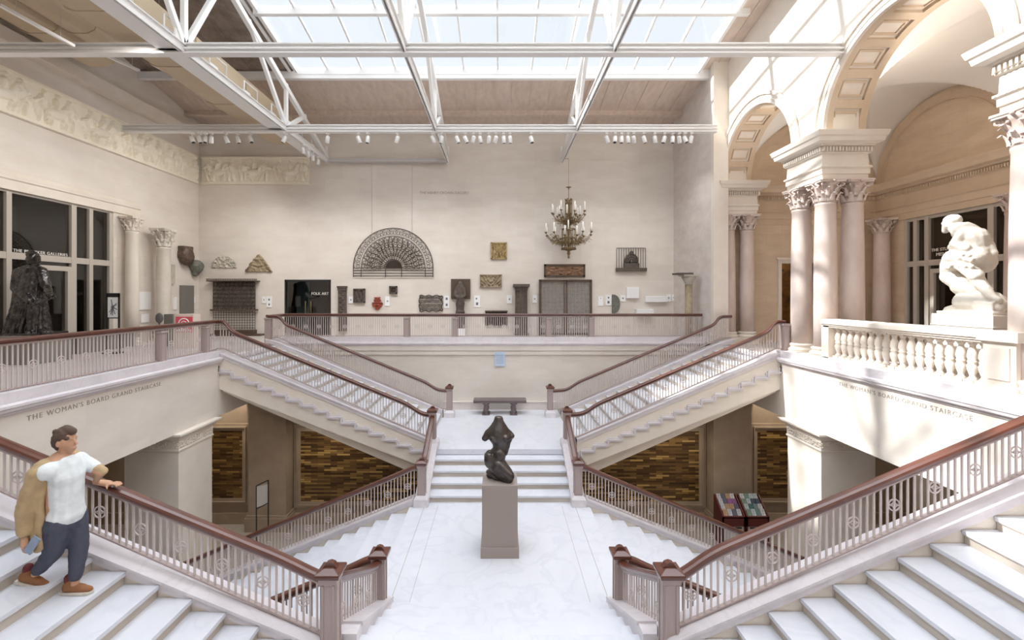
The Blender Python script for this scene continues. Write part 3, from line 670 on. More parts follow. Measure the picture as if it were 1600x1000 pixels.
# spotlights
def spot_mesh():
    return MB().box((-.05,-.05,.14),(.05,.05,.20), 'white_metal').tube([(0,0,.16),(0,0,.02)], .012, 6, 'white_metal'), MB().lathe([(.055,-.14),(.062,-.13),(.062,.05),(.04,.07),(.02,.08)], (0,0,0), 14, 'white_metal').lathe([(.05,-.145),(.05,-.135)], (0,0,0), 14, 'black')
a_, b_ = spot_mesh(); sa = a_.build('mount', None, loc=(0,0,0)); sb = b_.build('lamp_head', None, loc=(0,0,0)); SA, SB = sa.data, sb.data
bpy.data.objects.remove(sa); bpy.data.objects.remove(sb)
sx_ = [300,311,321,330,353,371,391,445,512,560,575,621,676,690,714,727,740,750,764,775,787,797,830,948,961,971,981,990,1006,1023,1038,1051,1061,1070,1080]
rnd = random.Random(4)
for i, x in enumerate(sx_):
    p = P(x, 206, 15.3); p.z = ZB-.12-.20
    t = thing('spotlight', 'white spotlight, %s from the left under the cross beam' % ORD[i], 'spotlight', p, 'spotlights under the cross beam')
    place(SA, 'mount', t, p); h = place(SB, 'lamp_head', t, p); h.rotation_euler = (rnd.uniform(-.3,.5), rnd.uniform(-.5,.5), 0)
    h.scale = (1.15,1.15,1.15)
for i, Y in enumerate((16.6, 17.05, 17.5, 18.0)):
    p = Vector((-7.3, Y, ZB-.28)); t = thing('spotlight', 'white spotlight, %s from the wall under the left truss' % ORD[3-i], 'spotlight', p, 'spotlights under the left truss')
    place(SA, 'mount', t, p); h = place(SB, 'lamp_head', t, p); h.rotation_euler = (.5, .1*i, 0)
# carved friezes
def figures(W_, H_, seed, n):
    rnd = np.random.RandomState(seed); u = np.linspace(0, W_, int(W_*26)+1); v = np.linspace(0, H_, 34); U, V = np.meshgrid(u, v); Z = np.zeros_like(U)
    def el(cx, cz, rx, rz, a, h):
        c, s_ = math.cos(a), math.sin(a); X = (U-cx)*c+(V-cz)*s_; Y = -(U-cx)*s_+(V-cz)*c; q = 1-(X/rx)**2-(Y/rz)**2
        np.maximum(Z, np.where(q > 0, np.sqrt(np.maximum(q, 0))*h, 0), out=Z)
    for i in range(n):
        cx = W_*(i+.5+rnd.uniform(-.25,.25))/n; s_ = H_
        l = rnd.uniform(-.35,.35)
        if i % 3 == 1:    # horse and rider
            el(cx, .42*s_, .3*s_, .15*s_, .1, .09); el(cx+.26*s_, .62*s_, .09*s_, .2*s_, -.5, .08); el(cx+.37*s_, .76*s_, .12*s_, .06*s_, -.6, .08)
            for k in (-.24,-.15,.17,.27): el(cx+k*s_, .2*s_, .035*s_, .2*s_, rnd.uniform(-.5,.5), .07)
            el(cx, .68*s_, .09*s_, .17*s_, l, .11); el(cx+.02, .9*s_, .05*s_, .06*s_, 0, .11)
        else:
            el(cx, .62*s_, .1*s_, .2*s_, l, .1); el(cx+l*.2*s_, .88*s_, .055*s_, .07*s_, 0, .1)
            for k in (-1, 1): el(cx+k*.07*s_, .25*s_, .05*s_, .26*s_, k*.18+l, .09); el(cx+k*.14*s_, .62*s_, .04*s_, .18*s_, k*rnd.uniform(.3,1.3), .09)
            el(cx-.12*s_, .35*s_, .09*s_, .3*s_, .3, .05)
    Z *= 1.5; Z += rnd.rand(*Z.shape)*.004
    Z[:2] = .07; Z[-2:] = .07
    return U, V, Z
def frieze(name_lab, origin, du, W_, H_, seed, n, dn):
    U, V, Z = figures(W_, H_, seed, n); nr, nc_ = U.shape; o = Vector(origin); m = MB()
    vs = [tuple(o+du*U[j,i]+Vector((0,0,V[j,i]))+dn*(.04+Z[j,i])) for j in range(nr) for i in range(nc_)]
    m.add(vs, [(j*nc_+i, j*nc_+i+1, (j+1)*nc_+i+1, (j+1)*nc_+i) for j in range(nr-1) for i in range(nc_-1)])
    a = o; b = o+du*W_+Vector((0,0,H_))+dn*.05; m.box(a, b)
    a = o-Vector((0,0,.06)); b = o+du*W_+dn*.12; m.box(a, b); a = o+Vector((0,0,H_)); b = o+du*W_+dn*.14+Vector((0,0,H_+.05)); m.box(a, b)
    tag(m.build('relief_frieze', 'frieze'), name_lab, 'frieze')
frieze('long cream relief frieze of riders and figures on the left wall', (XL,6.5,9.72), Vector((0,1,0)), 12.5, 1.05, 3, 26, Vector((1,0,0)))
frieze('short cream relief frieze on the rear wall beside the corner', (XL+.16,YW,9.72), Vector((1,0,0)), P(484,0,YW).x-XL-.16, 1.05, 8, 9, Vector((0,-1,0)))

# uplights added for the vault, lamps of the track and trough, added ground floor fill
for y, nm in ((11.65,'farther'),(6.4,'nearer')):  # fittings and lamps added to brighten the corridor vault
    o = tag(MB().box((9.12,y-.25,8.9),(9.3,y+.25,8.98)).build('added_uplight', 'white_metal'), '%s added fill light on the inner side of the arcade cornice' % nm, 'light fitting')
    ld = bpy.data.lights.new('vault_fill_lamp', 'AREA'); ld.shape = 'RECTANGLE'; ld.size = .15; ld.size_y = .45; ld.energy = 150; ld.color = (1,.93,.85)
    lo = bpy.data.objects.new('vault_fill_lamp', ld); COL.objects.link(lo); lo.location = (9.21, y, 9.0); lo.rotation_euler = (PI, -.5, 0)
for x in (320,385,445,512,575,650,730,820,930,1010,1075): p = P(x, 206, 15.3); lamp_spot((p.x, 15.38, ZB-.55), (p.x*1.03, YW, 3.6), 150 if x < 700 else 95, 100, (1,.985,.97))
for i, y in enumerate((7.0, 10.15, 13.2, 16.3)): lamp_spot((-7.7, y, 10.5), (XL, y+.6, 6.0), 290, 110, (1,.98,.95))
for sx in (-1, 1):
    sd_ = 'left' if sx < 0 else 'right'
    tag(MB().box((sx*5.1,13.3,1.2),(sx*5.5,13.5,1.3)).build('added_downlight', 'white_metal'), 'small added fill light under the %s upper flight shining on the mosaic' % sd_, 'light fitting')  # fitting and its lamp added to brighten the mosaic and pilaster
    lamp_spot((sx*5.3,13.4,1.17), (sx*5.3,14.3,-1.2), 70, 150, (1,.88,.7), .08)
    for x, y in ((10.2, 13.3), (8.3, 13.9)):  # lamps without fittings, added under the balconies to lift the ground floor
        p = (sx*x, y, 2.9 if x > 8.5 else 2.55); lamp_spot((p[0],p[1],p[2]-.08), (p[0]*.92, y+.3, ZG), 120, 150, (1,.86,.68), .1)

# ---------------------------------------------------------------- stairs
def nose(x, side, z0, xs, t): return z0+R_+(abs(x)-xs)/t*R_
def flight(label, sx, y0, y1, z0, xs, t, n, up=True, curb_near=None, curb_far=None, saw=None, ch=.11):
    """flight rising away from the middle (up) or falling away from it; xs is |x| of the riser next to the landing"""
    th = thing('stair_flight', label, 'staircase', (sx*xs, (y0+y1)/2, z0))
    sg = 1 if up else -1
    for k in range(1, n+(0 if up else 0)):
        if up: a, b, z = xs+(k-1)*t, xs+k*t, z0+k*R_
        else:  a, b, z = xs+(k-1)*t, xs+k*t, z0-k*R_
        m = MB()
        if up:
            m.box((sx*(a-.03),y0,z-.045),(sx*(b+.01),y1,z), 'marble').box((sx*a,y0,z-R_),(sx*(a+.06),y1,z-.045), 'riser').box((sx*(a+.0),y0,z-.06),(sx*(a-.018),y1,z-.045), 'riser')
        else:
            m.box((sx*(a-.01),y0,z-.045),(sx*(b+.03),y1,z), 'marble').box((sx*a,y0,z),(sx*(a-.05),y1,z+R_-.045), 'riser')
        m.build('step', None, th)
    if up:
        m = MB().box((sx*(xs+(n-1)*t),y0,z0+(n-1)*R_),(sx*(xs+(n-1)*t+.06),y1,z0+n*R_-.045), 'riser').box((sx*(xs+(n-1)*t-.03),y0,z0+n*R_-.045),(sx*(xs+(n-1)*t+.1),y1,z0+n*R_+.003), 'marble')
        m.build('step', None, th)
    xe = xs+(n-1)*t; s = sg*R_/t
    if up:
        zl = lambda x: z0+R_+(x-xs)*s
        body = [(xs,z0),(xs+t*.9,z0+R_*.6),(xe+.05,zl(xe)-R_-.05),(xe+.05,zl(xe)-.84-.1),(xs+.5,max(z0-.75, zl(xs)-.84)),(xs,z0-.7)]
        MB().prism([(sx*a, b) for a, b in body], 'y', y0, y1).build('soffit', 'stone', th)
    else:
        zl = lambda x: z0+(x-xs)*s
        body = [(xs-.15,z0-.2),(xe,zl(xe)-R_*1.2),(xe,zl(xe)-R_-.2 if False else ZG),(xs-.15,ZG)]
        MB().prism([(sx*a, b) for a, b in body], 'y', y0+.01, y1-.01).build('carriage', 'under_stone', th)
    for cy in (curb_near, curb_far):
        if not cy: continue
        ya, yb = cy
        if up:
            hi = [(xs-.08, zl(xs-.08)+ch), (xe-.05, zl(xe)+ch), (XE+.34, FLR+.21)]
            lo = [(XE+.34, FLR+.05), (XE+.02, FLR-.0), (XE, zl(xe)-.84), (xs+.2, z0-.45), (xs-.08, z0-.1)]
        else:
            hi = [(xs-.1, zl(xs-.1)+.11), (xe+.1, zl(xe)+.11)]; lo = [(xe+.1, ZG), (xs-.1, ZG)]
        poly = [(sx*a, b) for a, b in hi+lo]
        MB().prism(poly, 'y', ya+.02, yb-.02).build('side_string', 'stone', th)
        capm = MB()
        for (p, q) in zip(hi[:-1], hi[1:]):
            L_ = [(p[0],p[1]-.10),(q[0],q[1]-.10),(q[0],q[1]),(p[0],p[1])]; capm.prism([(sx*a, b) for a, b in L_], 'y', ya-.0, yb+.0)
            L_ = [(p[0],p[1]-.01),(q[0],q[1]-.01),(q[0],q[1]+.025),(p[0],p[1]+.025)]; capm.prism([(sx*a, b) for a, b in L_], 'y', ya-.02, yb+.02)
        capm.build('curb_cap', 'curb', th)
    if saw:
        m = MB(); y = saw
        for off, wd, dep in ((0,.05,.055), (.05,.04,.03), (-.035,.035,.02)):
            up_, dn_ = [], []
            for k in range(1, n+1):
                a = xs+(k-1)*t; z = z0+k*R_-.20
                zl_ = z-R_; lastx = min(a+t, XE)
                up_ += [(a-off, zl_-off), (a-off, z-off)]; dn_ += [(a-off+wd, zl_-off-wd), (a-off+wd, z-off-wd)] if False else [(a-off-wd*-1, zl_-off-wd), (a-off-wd*-1, z-off-wd)]
            up_.append((XE, z0+n*R_-.20-off)); dn_.append((XE, z0+n*R_-.20-off-wd))
            N_ = len(up_); vs = [(sx*p[0], yy, p[1]) for yy in (y-dep, y+.01) for p in up_+dn_]
            fs = []
            for i in range(N_-1):
                fs += [(i, i+1, N_+i+1, N_+i), (2*N_+i, 2*N_+i+1, 3*N_+i+1, 3*N_+i), (i, i+1, 2*N_+i+1, 2*N_+i), (N_+i, N_+i+1, 3*N_+i+1, 3*N_+i)]
            m.add(vs, fs)
        m.build('sawtooth_moulding', 'curb', th)
    return th
XSL, XSR = XE-15*TL, XE-15*TR
XNL, XNR = 1.98, 1.95
flight('left upper flight of white marble steps rising to the left balcony beside the rear wall', -1, 12.35, 15.25, ZM, XSL, TL, 16, True, (12.15,12.42), (15.2,15.46), 12.17)
flight('right upper flight of marble steps in sunlight rising to the columned gallery', 1, 12.35, 15.25, ZM, XSR, TR, 16, True, (12.15,12.42), (15.2,15.46), 12.17)
flight('nearest flight on the left with the walking man on it', -1, 1.6, 5.03, ZM, XNL, TL, 16, True, None, (5.02,5.34), ch=.035)
flight('nearest flight on the right of broad marble steps, partly sunlit', 1, 1.6, 5.03, ZM, XNR, TR, 16, True, None, (5.02,5.34))
flight('lower left flight of white steps falling from the middle landing', -1, 7.0, 10.43, 0, 2.12, .368, 16, False, (6.74,7.02), (10.42,10.7))
flight('lower right flight of white steps falling from the middle landing', 1, 7.0, 10.43, 0, 2.12, .368, 16, False, (6.74,7.02), (10.42,10.7))
def central(label, y0, dy):
    th = thing('stair_flight', label, 'staircase', (0, y0, 0)); t = .37; sg = 1 if dy > 0 else -1
    for k in range(1, 6):
        ya = y0+sg*(k-1)*t; yb = y0+sg*(k*t if k < 5 else k*t+.0)
        MB().box((-1.72,ya-sg*.025,k*R_-.045),(1.72,yb+sg*.01,k*R_+(.002 if k == 5 else 0)), 'marble').box((-1.72,ya,k*R_-R_),(1.72,ya+sg*.06,k*R_-.045), 'riser').box((-1.72,ya-sg*.01,k*R_-.065),(1.72,ya,k*R_-.045), 'riser').build('step', None, th)
    for sx in (-1, 1):
        poly = [(y0-sg*.14,0),(y0+sg*1.62,0),(y0+sg*1.62,ZM+.14),(y0+sg*1.45,ZM+.14),(y0-sg*.14,.14)]
        MB().prism(poly, 'x', sx*1.70, sx*1.98).build('side_string', 'curb', th)
        capm = MB(); a, b = (y0-sg*.14,.14), (y0+sg*1.45,ZM+.14)
        capm.prism([(a[0],a[1]-.02),(b[0],b[1]-.02),(b[0],b[1]+.03),(a[0],a[1]+.03)], 'x', sx*1.68, sx*2.0); capm.build('curb_cap', 'curb', th)
    return th
central('five white marble steps behind the bronze torso', 10.67, 1)
central('short run of white steps at the bottom edge rising towards the viewer', 6.94, -1)

# ---------------------------------------------------------------- railings
def mk(mb, n, mt): o = mb.build(n, mt, loc=(0,0,0)); d = o.data; bpy.data.objects.remove(o); return d
BAL = mk(MB().box((-.0105,-.008,0),(.0105,.008,1)), 'baluster', 'iron')
def medal():
    m = MB(); n = 20; R = .066
    m.tube([(R*math.cos(2*PI*i/n), 0, R*math.sin(2*PI*i/n)) for i in range(n)], .0085, 6, closed=True)
    for q in range(4):
        a = PI/4+q*PI/2; c = Vector((math.cos(a), 0, math.sin(a)))*R*.98
        pts = []
        for i in range(7):
            b = a+PI-.78+1.56*i/6; pts.append(c+Vector((math.cos(b), 0, math.sin(b)))*R*.62)
        m.tube(pts, .007, 5)
    for q in range(4):
        a = q*PI/2; m.tube([Vector((math.cos(a),0,math.sin(a)))*R*.38, Vector((math.cos(a),0,math.sin(a)))*R], .007, 5)
    return m
MED = mk(medal(), 'medallion', 'iron')
def newel(t, x, y, z0, z1, w=.17, top=True, rot=0):
    m = MB().box((x-w/2,y-w/2,z0),(x+w/2,y+w/2,z1-.05), 'post')
    for k in (-1, 1):
        m.box((x-w/2-.012,y+k*w*.36-.012,z0+.1),(x+w/2+.012,y+k*w*.36+.012,z1-.12), 'post').box((x+k*w*.36-.012,y-w/2-.012,z0+.1),(x+k*w*.36+.012,y+w/2+.012,z1-.12), 'post')
    m.ring(x-w/2, x+w/2, y-w/2, y+w/2, [(.035,z0),(.035,z0+.06),(.012,z0+.09)], 'post').ring(x-w/2, x+w/2, y-w/2, y+w/2, [(0,z1-.12),(.02,z1-.10),(.02,z1-.05)], 'post')
    o = m.build('newel_post', None, t)
    if top:
        c = MB().ring(x-w/2, x+w/2, y-w/2, y+w/2, [(.02,z1-.05),(.05,z1-.03),(.055,z1+.0),(.05,z1+.02),(-.03,z1+.055),(-.05,z1+.06)])
        c.tube([(x,y-w/2-.02,z1+.05),(x,y+w/2+.02,z1+.05)], .045, 10).build('wooden_cap', 'wood', o) if False else None
        c.prism([(x-.10,z1+.02),(x-.06,z1+.075),(x-.045,z1+.10),(x,z1+.115),(x+.045,z1+.10),(x+.06,z1+.075),(x+.10,z1+.02)], 'y', y-.035, y+.035)
        c.build('wooden_cap', 'wood', o)
    return o
def lerp_path(path, s):
    for (a, b) in zip(path[:-1], path[1:]):
        d = math.hypot(b[0]-a[0], b[1]-a[1])
        if s <= d or b is path[-1]:
            k = min(s/max(d, 1e-6), 1); return [a[i]+(b[i]-a[i])*k for i in range(3)], math.atan2(b[1]-a[1], b[0]-a[0])
        s -= d
def round_path(p, r=.12):
    "soften the bends of the handrail path"
    out = [Vector(p[0])]
    for a, b, c in zip(p[:-2], p[1:-1], p[2:]):
        a, b, c = map(Vector, (a, b, c)); da, dc = a-b, c-b; ra = min(r, da.length*.45); rc = min(r, dc.length*.45)
        u, v = b+da.normalized()*ra, b+dc.normalized()*rc
        for k in range(5):
            q = k/4; out.append(u*(1-q)**2+b*2*q*(1-q)+v*q*q)
    return out+[Vector(p[-1])]
def sweep(m, path, prof, mt=None):
    vs = []; N = len(path); n = len(prof)
    for i, p in enumerate(path):
        d = path[min(i+1, N-1)]-path[max(i-1, 0)]; h = Vector((d.x, d.y, 0)).normalized(); a = Vector((h.y, -h.x, 0))
        for u, z in prof: vs.append(p+a*u+Vector((0,0,z)))
    m.add(vs, [(i*n+k, i*n+(k+1) % n, (i+1)*n+(k+1) % n, (i+1)*n+k) for i in range(N-1) for k in range(n)]+[list(range(n-1,-1,-1)), [(N-1)*n+k for k in range(n)]], mt)
HP = [(-.05,-.085),(.05,-.085),(.062,-.06),(.068,-.03),(.055,-.008),(.02,0),(-.02,0),(-.055,-.008),(-.068,-.03),(-.062,-.06)]
def railing(label, base, top, posts=(), step=.078, med=6, m0=3, gap=(.1,.1), medh=.5, cat='railing', name='stair_railing'):
    """base: line of the curb the balusters stand on; top: line of the handrail's upper edge (same plan)"""
    t = thing(name, label, cat, base[0])
    rp = round_path(top, .2)
    h = MB(); sweep(h, rp, HP); h.build('handrail', 'wood', t)
    s = MB(); sweep(s, rp, [(-.03,-.12),(.03,-.12),(.03,-.08),(-.03,-.08)]); s.build('sub_rail', 'post', t)
    s = MB(); sweep(s, [Vector(p)+Vector((0,0,.03)) for p in base], [(-.025,-.02),(.025,-.02),(.025,0),(-.025,0)]); s.build('bottom_rail', 'post', t)
    L = sum(math.hypot(b[0]-a[0], b[1]-a[1]) for a, b in zip(base[:-1], base[1:]))
    n = int((L-gap[0]-gap[1])/step); i = 0
    for i in range(min(n+1, 100)):
        q = gap[0]+i*(L-gap[0]-gap[1])/max(n, 1)
        b, ang = lerp_path(base, q); c, _ = lerp_path(top, q); hgt = c[2]-.11-b[2]
        if any(abs(b[0]-p[0]) < .12 and abs(b[1]-p[1]) < .12 for p in posts): continue
        place(BAL, 'baluster', t, b, (1,1,hgt), ang)
        if i % med == m0 % med: place(MED, 'medallion', t, (b[0],b[1],b[2]+hgt*medh), (1,1,1), ang)
    for p in posts: newel(t, p[0], p[1], p[2], p[3], top=len(p) < 5, w=.17)
    return t
def up_rail(label, sx, y, z0, xs, t, xend, xpost, ztop, posts, extra_b=(), extra_t=(), ch=.13, rh=.87):
    zl = lambda x: z0+R_+(x-xs)*R_/t
    xt = xs+15*t
    base = [(sx*xpost,y,zl(xs-.05)+ch-.02), (sx*(xs-.04),y,zl(xs-.04)+ch), (sx*(xt-.05),y,FLR+.235), (sx*xend,y,FLR+.235)]
    top = [(sx*xpost,y,ztop), (sx*(xs+.12),y,ztop+.03), (sx*(xs+.5),y,zl(xs+.5)+rh), (sx*(xt-.28),y,zl(xt-.28)+rh), (sx*(xt-.1),y,FLR+1.03), (sx*xend,y,FLR+1.03)]
    # same plan length on both lines
    return railing(label, base+list(extra_b), top+list(extra_t), posts)
PX_ = 1.84
up_rail('mahogany handrail on the front edge of the left upper flight', -1, 12.27, ZM, XSL, TL, 7.75, PX_, 1.70, [(-PX_,12.27,ZM+.12,1.78)])
up_rail('sunlit mahogany handrail on the front edge of the right upper flight', 1, 12.27, ZM, XSR, TR, 7.8, PX_, 1.70, [(PX_,12.27,ZM+.12,1.78),(7.8,12.27,FLR,4.2,0)])
up_rail('handrail on the rear wall side of the left upper flight', -1, 15.33, ZM, XSL, TL, 7.92, 1.72, 1.70, [(-1.72,15.33,ZM+.12,1.78),(-7.92,15.33,FLR,4.2,0)])
up_rail('handrail on the rear wall side of the right upper flight', 1, 15.33, ZM, XSR, TR, 7.92, 1.72, 1.70, [(1.72,15.33,ZM+.12,1.78)])
up_rail('nearest left stair railing that the man touches', -1, 5.17, ZM, XNL, TL, 7.7, 1.95, 1.70, [(-1.95,5.17,ZM,1.75)], ch=.055, rh=.80)
up_rail('nearest right stair railing with purple sheen on its handrail', 1, 5.17, ZM, XNR, TR, 7.7, 1.95, 1.70, [(1.95,5.17,ZM,1.75)])
for sx, sd in ((-1, 'left'), (1, 'right')):
    for y, w_, lab in ((10.56, 'far', 'far'), (6.86, 'near', 'near')):
        zl = lambda x: (2.12-x)/.368*R_
        xe = 2.12+15*.368
        base = [(sx*PX_,y,.16), (sx*2.1,y,.12), (sx*xe,y,zl(xe)+.13), (sx*(xe+.1),y,zl(xe)+.1)]
        top = [(sx*PX_,y,.93), (sx*2.02,y,.93), (sx*2.3,y,zl(2.3)+.87), (sx*(xe-.1),y,zl(xe)+.9), (sx*(xe+.1),y,zl(xe)+.86)]
        railing('%s side railing of the lower %s flight' % (w_, sd), base, top, [(sx*PX_,y,.0,.985),(sx*(xe+.1),y,ZG,zl(xe)+.9)])
    # rails along the short central steps
    for y0, y1, lab in ((10.56, 12.27, 'short %s railing beside the five steps behind the torso'), (6.86, 5.17, 'short %s railing dropping from the nearest post to the middle landing')):
        xa, xb = (PX_, PX_) if y0 > 10 else (PX_, 1.95)
        sg = 1 if y1 > y0 else -1; yn = 10.67 if sg > 0 else 6.94
        base = [(sx*xa,y0,.17), (sx*xb,y1,ZM+.15)]
        ym = y0+sg*.25; yk = y1-sg*.2
        xm_, xk = xa+(xb-xa)*.15, xa+(xb-xa)*.88
        top = [(sx*xa,y0,.92), (sx*xm_,ym,.95), (sx*xk,yk,1.60), (sx*xb,y1,1.69)]
        railing(lab % sd, base, top, (), gap=(.16,.14), step=.085, med=5, m0=4)
    # pedestals of the posts
    for y, x_, z_ in ((10.56, PX_, 0), (12.27, PX_, ZM), (6.86, PX_, 0), (15.33, 1.72, ZM)):
        struct('trim_12', MB().ring(sx*x_-.12, sx*x_+.12, y-.12, y+.12, [(.05,z_),(.05,z_+.17),(.03,z_+.2),(.0,z_+.24)]), 'curb')
# balcony rails
ZC, ZH = FLR+.21, FLR+1.04
railing('front railing of the left balcony beside the bronze figure, nearest length', [(-7.77,5.3,ZC),(-7.77,10.25,ZC)], [(-7.77,5.3,ZH),(-7.77,10.25,ZH)], [(-7.77,10.25,FLR,ZH-.09,0)], name='balcony_railing', m0=2)
railing('left balcony railing length in front of the red sign', [(-7.77,10.25,ZC),(-7.77,11.8,ZC)], [(-7.77,10.25,ZH),(-7.77,11.8,ZH)], [(-7.77,11.8,FLR,ZH-.09,0)], name='balcony_railing')
railing('short left balcony railing length turning to the upper flight', [(-7.77,11.8,ZC),(-7.77,12.27,ZC)], [(-7.77,11.8,ZH),(-7.77,12.29,ZH)], [], name='balcony_railing', m0=9)
xs_ = [-7.95, P(636,0,16.42).x, P(711,0,16.42).x, P(857,0,16.42).x, P(924,0,16.42).x, 7.4]
for i, (a, b) in enumerate(zip(xs_[:-1], xs_[1:])):
    lab = ['leftmost length of the rear balcony railing', 'length of the rear balcony railing left of the carved figure', 'middle length of the rear balcony railing above the blue notice', 'length of the rear balcony railing in front of the lattice doors', 'rightmost length of the rear balcony railing'][i]
    railing(lab, [(a,16.42,ZC-.01),(b,16.42,ZC-.01)], [(a,16.42,ZH),(b,16.42,ZH)], [(b,16.42,FLR,ZH-.09,0)] if i < 4 else [], name='balcony_railing', gap=(.13,.13))
railing('short return of the rear balcony railing at the top of the left flight', [(-7.95,15.33,ZC),(-7.95,16.42,ZC)], [(-7.95,15.33,ZH),(-7.95,16.42,ZH)], [], name='balcony_railing')
# stone balustrade of the gallery
t = thing('stone_balustrade', 'white stone balustrade in front of the kneeling marble statue', 'balustrade', (8.0, 9, FLR))
y0, y1 = 7.2, 10.9
MB().box((7.82,y0,3.2),(8.24,y1,3.40)).box((7.86,y0,3.40),(8.2,y1,3.44)).build('plinth', 'stone', t)
m = MB()
for a, b, c, d in ((7.86,8.18,4.16,4.2),(7.83,8.21,4.2,4.24),(7.80,8.24,4.24,4.33),(7.84,8.2,4.33,4.35)): m.box((a,y0,c),(b,y1,d))
m.build('top_rail', 'stone', t)
bm_ = mk(MB().box((-.075,-.075,0),(.075,.075,.05)).lathe([(.06,.05),(.066,.07),(.04,.10),(.036,.13),(.062,.22),(.07,.29),(.05,.335),(.062,.35),(.062,.37),(.048,.385),(.068,.44),(.06,.52),(.036,.6),(.034,.63),(.05,.66),(.05,.68)], (0,0,0), 16).box((-.07,-.07,.68),(.07,.07,.72)), 'baluster', 'stone')
for i in range(18): place(bm_, 'baluster', t, (8.03, 7.42+i*(10.62-7.42)/17, 3.44), (1.12,1.12,1))
MB().box((7.86,10.72,3.4),(8.2,10.95,4.2)).build('end_pier', 'stone', t)
MB().box((7.80,6.75,3.2),(8.3,7.3,3.5)).box((7.84,6.8,3.5),(8.26,7.27,4.2)).box((7.82,6.88,3.6),(7.86,7.2,4.1)).box((7.78,6.73,4.2),(8.32,7.32,4.36)).build('end_pier', 'stone', t)

# ---------------------------------------------------------------- middle landing: pedestal and torso
t = thing('pedestal', 'taupe square pedestal carrying the bronze torso', 'pedestal', (0, 8.72, 0))
MB().box((-.335,8.40,.2),(.335,9.04,1.353)).build('plinth_body', 'pedestal', t, bevel=.004)
MB().box((-.36,8.375,0),(.36,9.065,.2)).build('base', 'pedestal', t, bevel=.004)
def T(px, py, d=0, Y=8.72): v = P(px, py, Y); v.y += d; return v
m = MB(); n = 28; sec = [(650,774,784,.05,0),(653,772.5,786,.07,0),(658,771,787,.085,0),(664,767,791,.12,0),(670,762,795,.15,0),(676,759,799,.165,-.01),(682,760,800,.17,-.02),(688,766,797,.165,-.01),(694,769.5,795,.15,.01),(700,770,794,.15,.02),
    (706,764,793,.17,.02),(712,759,791,.195,.02),(719,757,789,.21,.02),(726,759,794,.21,.0),(733,764,800,.2,-.03),(739,771,802,.18,-.05),(745,778,801,.15,-.05),(751,783,800,.13,-.03),(757,785,799,.11,-.02)]
vs = []
for y, xl, xr, dp, dy in sec:
    c = T((xl+xr)/2, y, dy); rx = (xr-xl)/2*8.72/F
    for k in range(n):
        th = 2*PI*k/n; vs.append(c+Vector((rx*math.cos(th), dp*math.sin(th)*(1-.12*abs(math.cos(th))), 0)))
N_ = len(sec); m.add(vs, [(j*n+k, j*n+(k+1) % n, (j+1)*n+(k+1) % n, (j+1)*n+k) for j in range(N_-1) for k in range(n)]+[list(range(n)), [(N_-1)*n+k for k in range(n)][::-1]], None, True)
m.cap(T(764,677,.0), T(758,684,-.02), .09, .065).cap(T(793,676,0), T(799.5,680,-.03), .075, .06)          # arm stumps
m.ball(T(771,683,-.125), (.078,.06,.072)).ball(T(789,682,-.13), (.075,.06,.07)).ball(T(780,708,-.13), (.12,.06,.11)).ball(T(765,716,-.1), (.11,.1,.16)).ball(T(766,718,.13), (.13,.12,.15))
m.cap(T(778,722,-.12), T(797,737,-.2), .10, .085).cap(T(797,737,-.2), T(793,752,-.1), .085, .07)
m.cap(T(763,738,.02), T(787,754,-.06), .05, .06).cap(T(763,744,.05), T(790,756,.02), .045, .06).cap(T(795,690,-.05), T(791,708,-.04), .04, .03).cap(T(797,686,-.03), T(793,696,-.02), .04, .04)
for k in range(5): m.cap(T(795-k*.6,689+k*4,-.04), T(793-k*.5,692+k*4,-.1), .022, .016)
o = m.build('torso_statue', 'pale_bronze'); remesh(o, .012, 5, .012, .09); tag(o, 'bronze female torso without head or arms on the taupe pedestal', 'statue')
# bench
t = thing('bench', 'dark bench against the wall under the rear balcony', 'bench', (0, 15.75, ZM))
MB().box((-.92,15.5,ZM+.42),(.92,16.0,ZM+.51)).build('seat', 'bench', t, bevel=.01)
for x in (-.48, .48):
    m = MB()
    for y in (15.58, 15.9): m.lathe([(.09,0),(.09,.03),(.06,.05),(.085,.12),(.10,.2),(.06,.3),(.09,.36),(.09,.42)], (x,y,ZM), 14)
    m.box((x-.13,15.5,ZM),(x+.13,16.0,ZM+.035)).box((x-.12,15.53,ZM+.37),(x+.12,15.97,ZM+.42)); m.build('leg', 'bench', t)
m = MB().box((-.18,YB-.035,P(0,572,YB).z),(.19,YB-.0,P(0,550,YB).z)); v = m.build('wall_notice', 'blue_card'); tag(v, 'pale blue notice on the wall above the bench', 'notice')
m = MB()
for k in range(5): m.box((-.14,YB-.038,P(0,555+k*3,YB).z),(.13,YB-.034,P(0,555+k*3,YB).z+.012))
m.build('text_lines', 'mark', v)

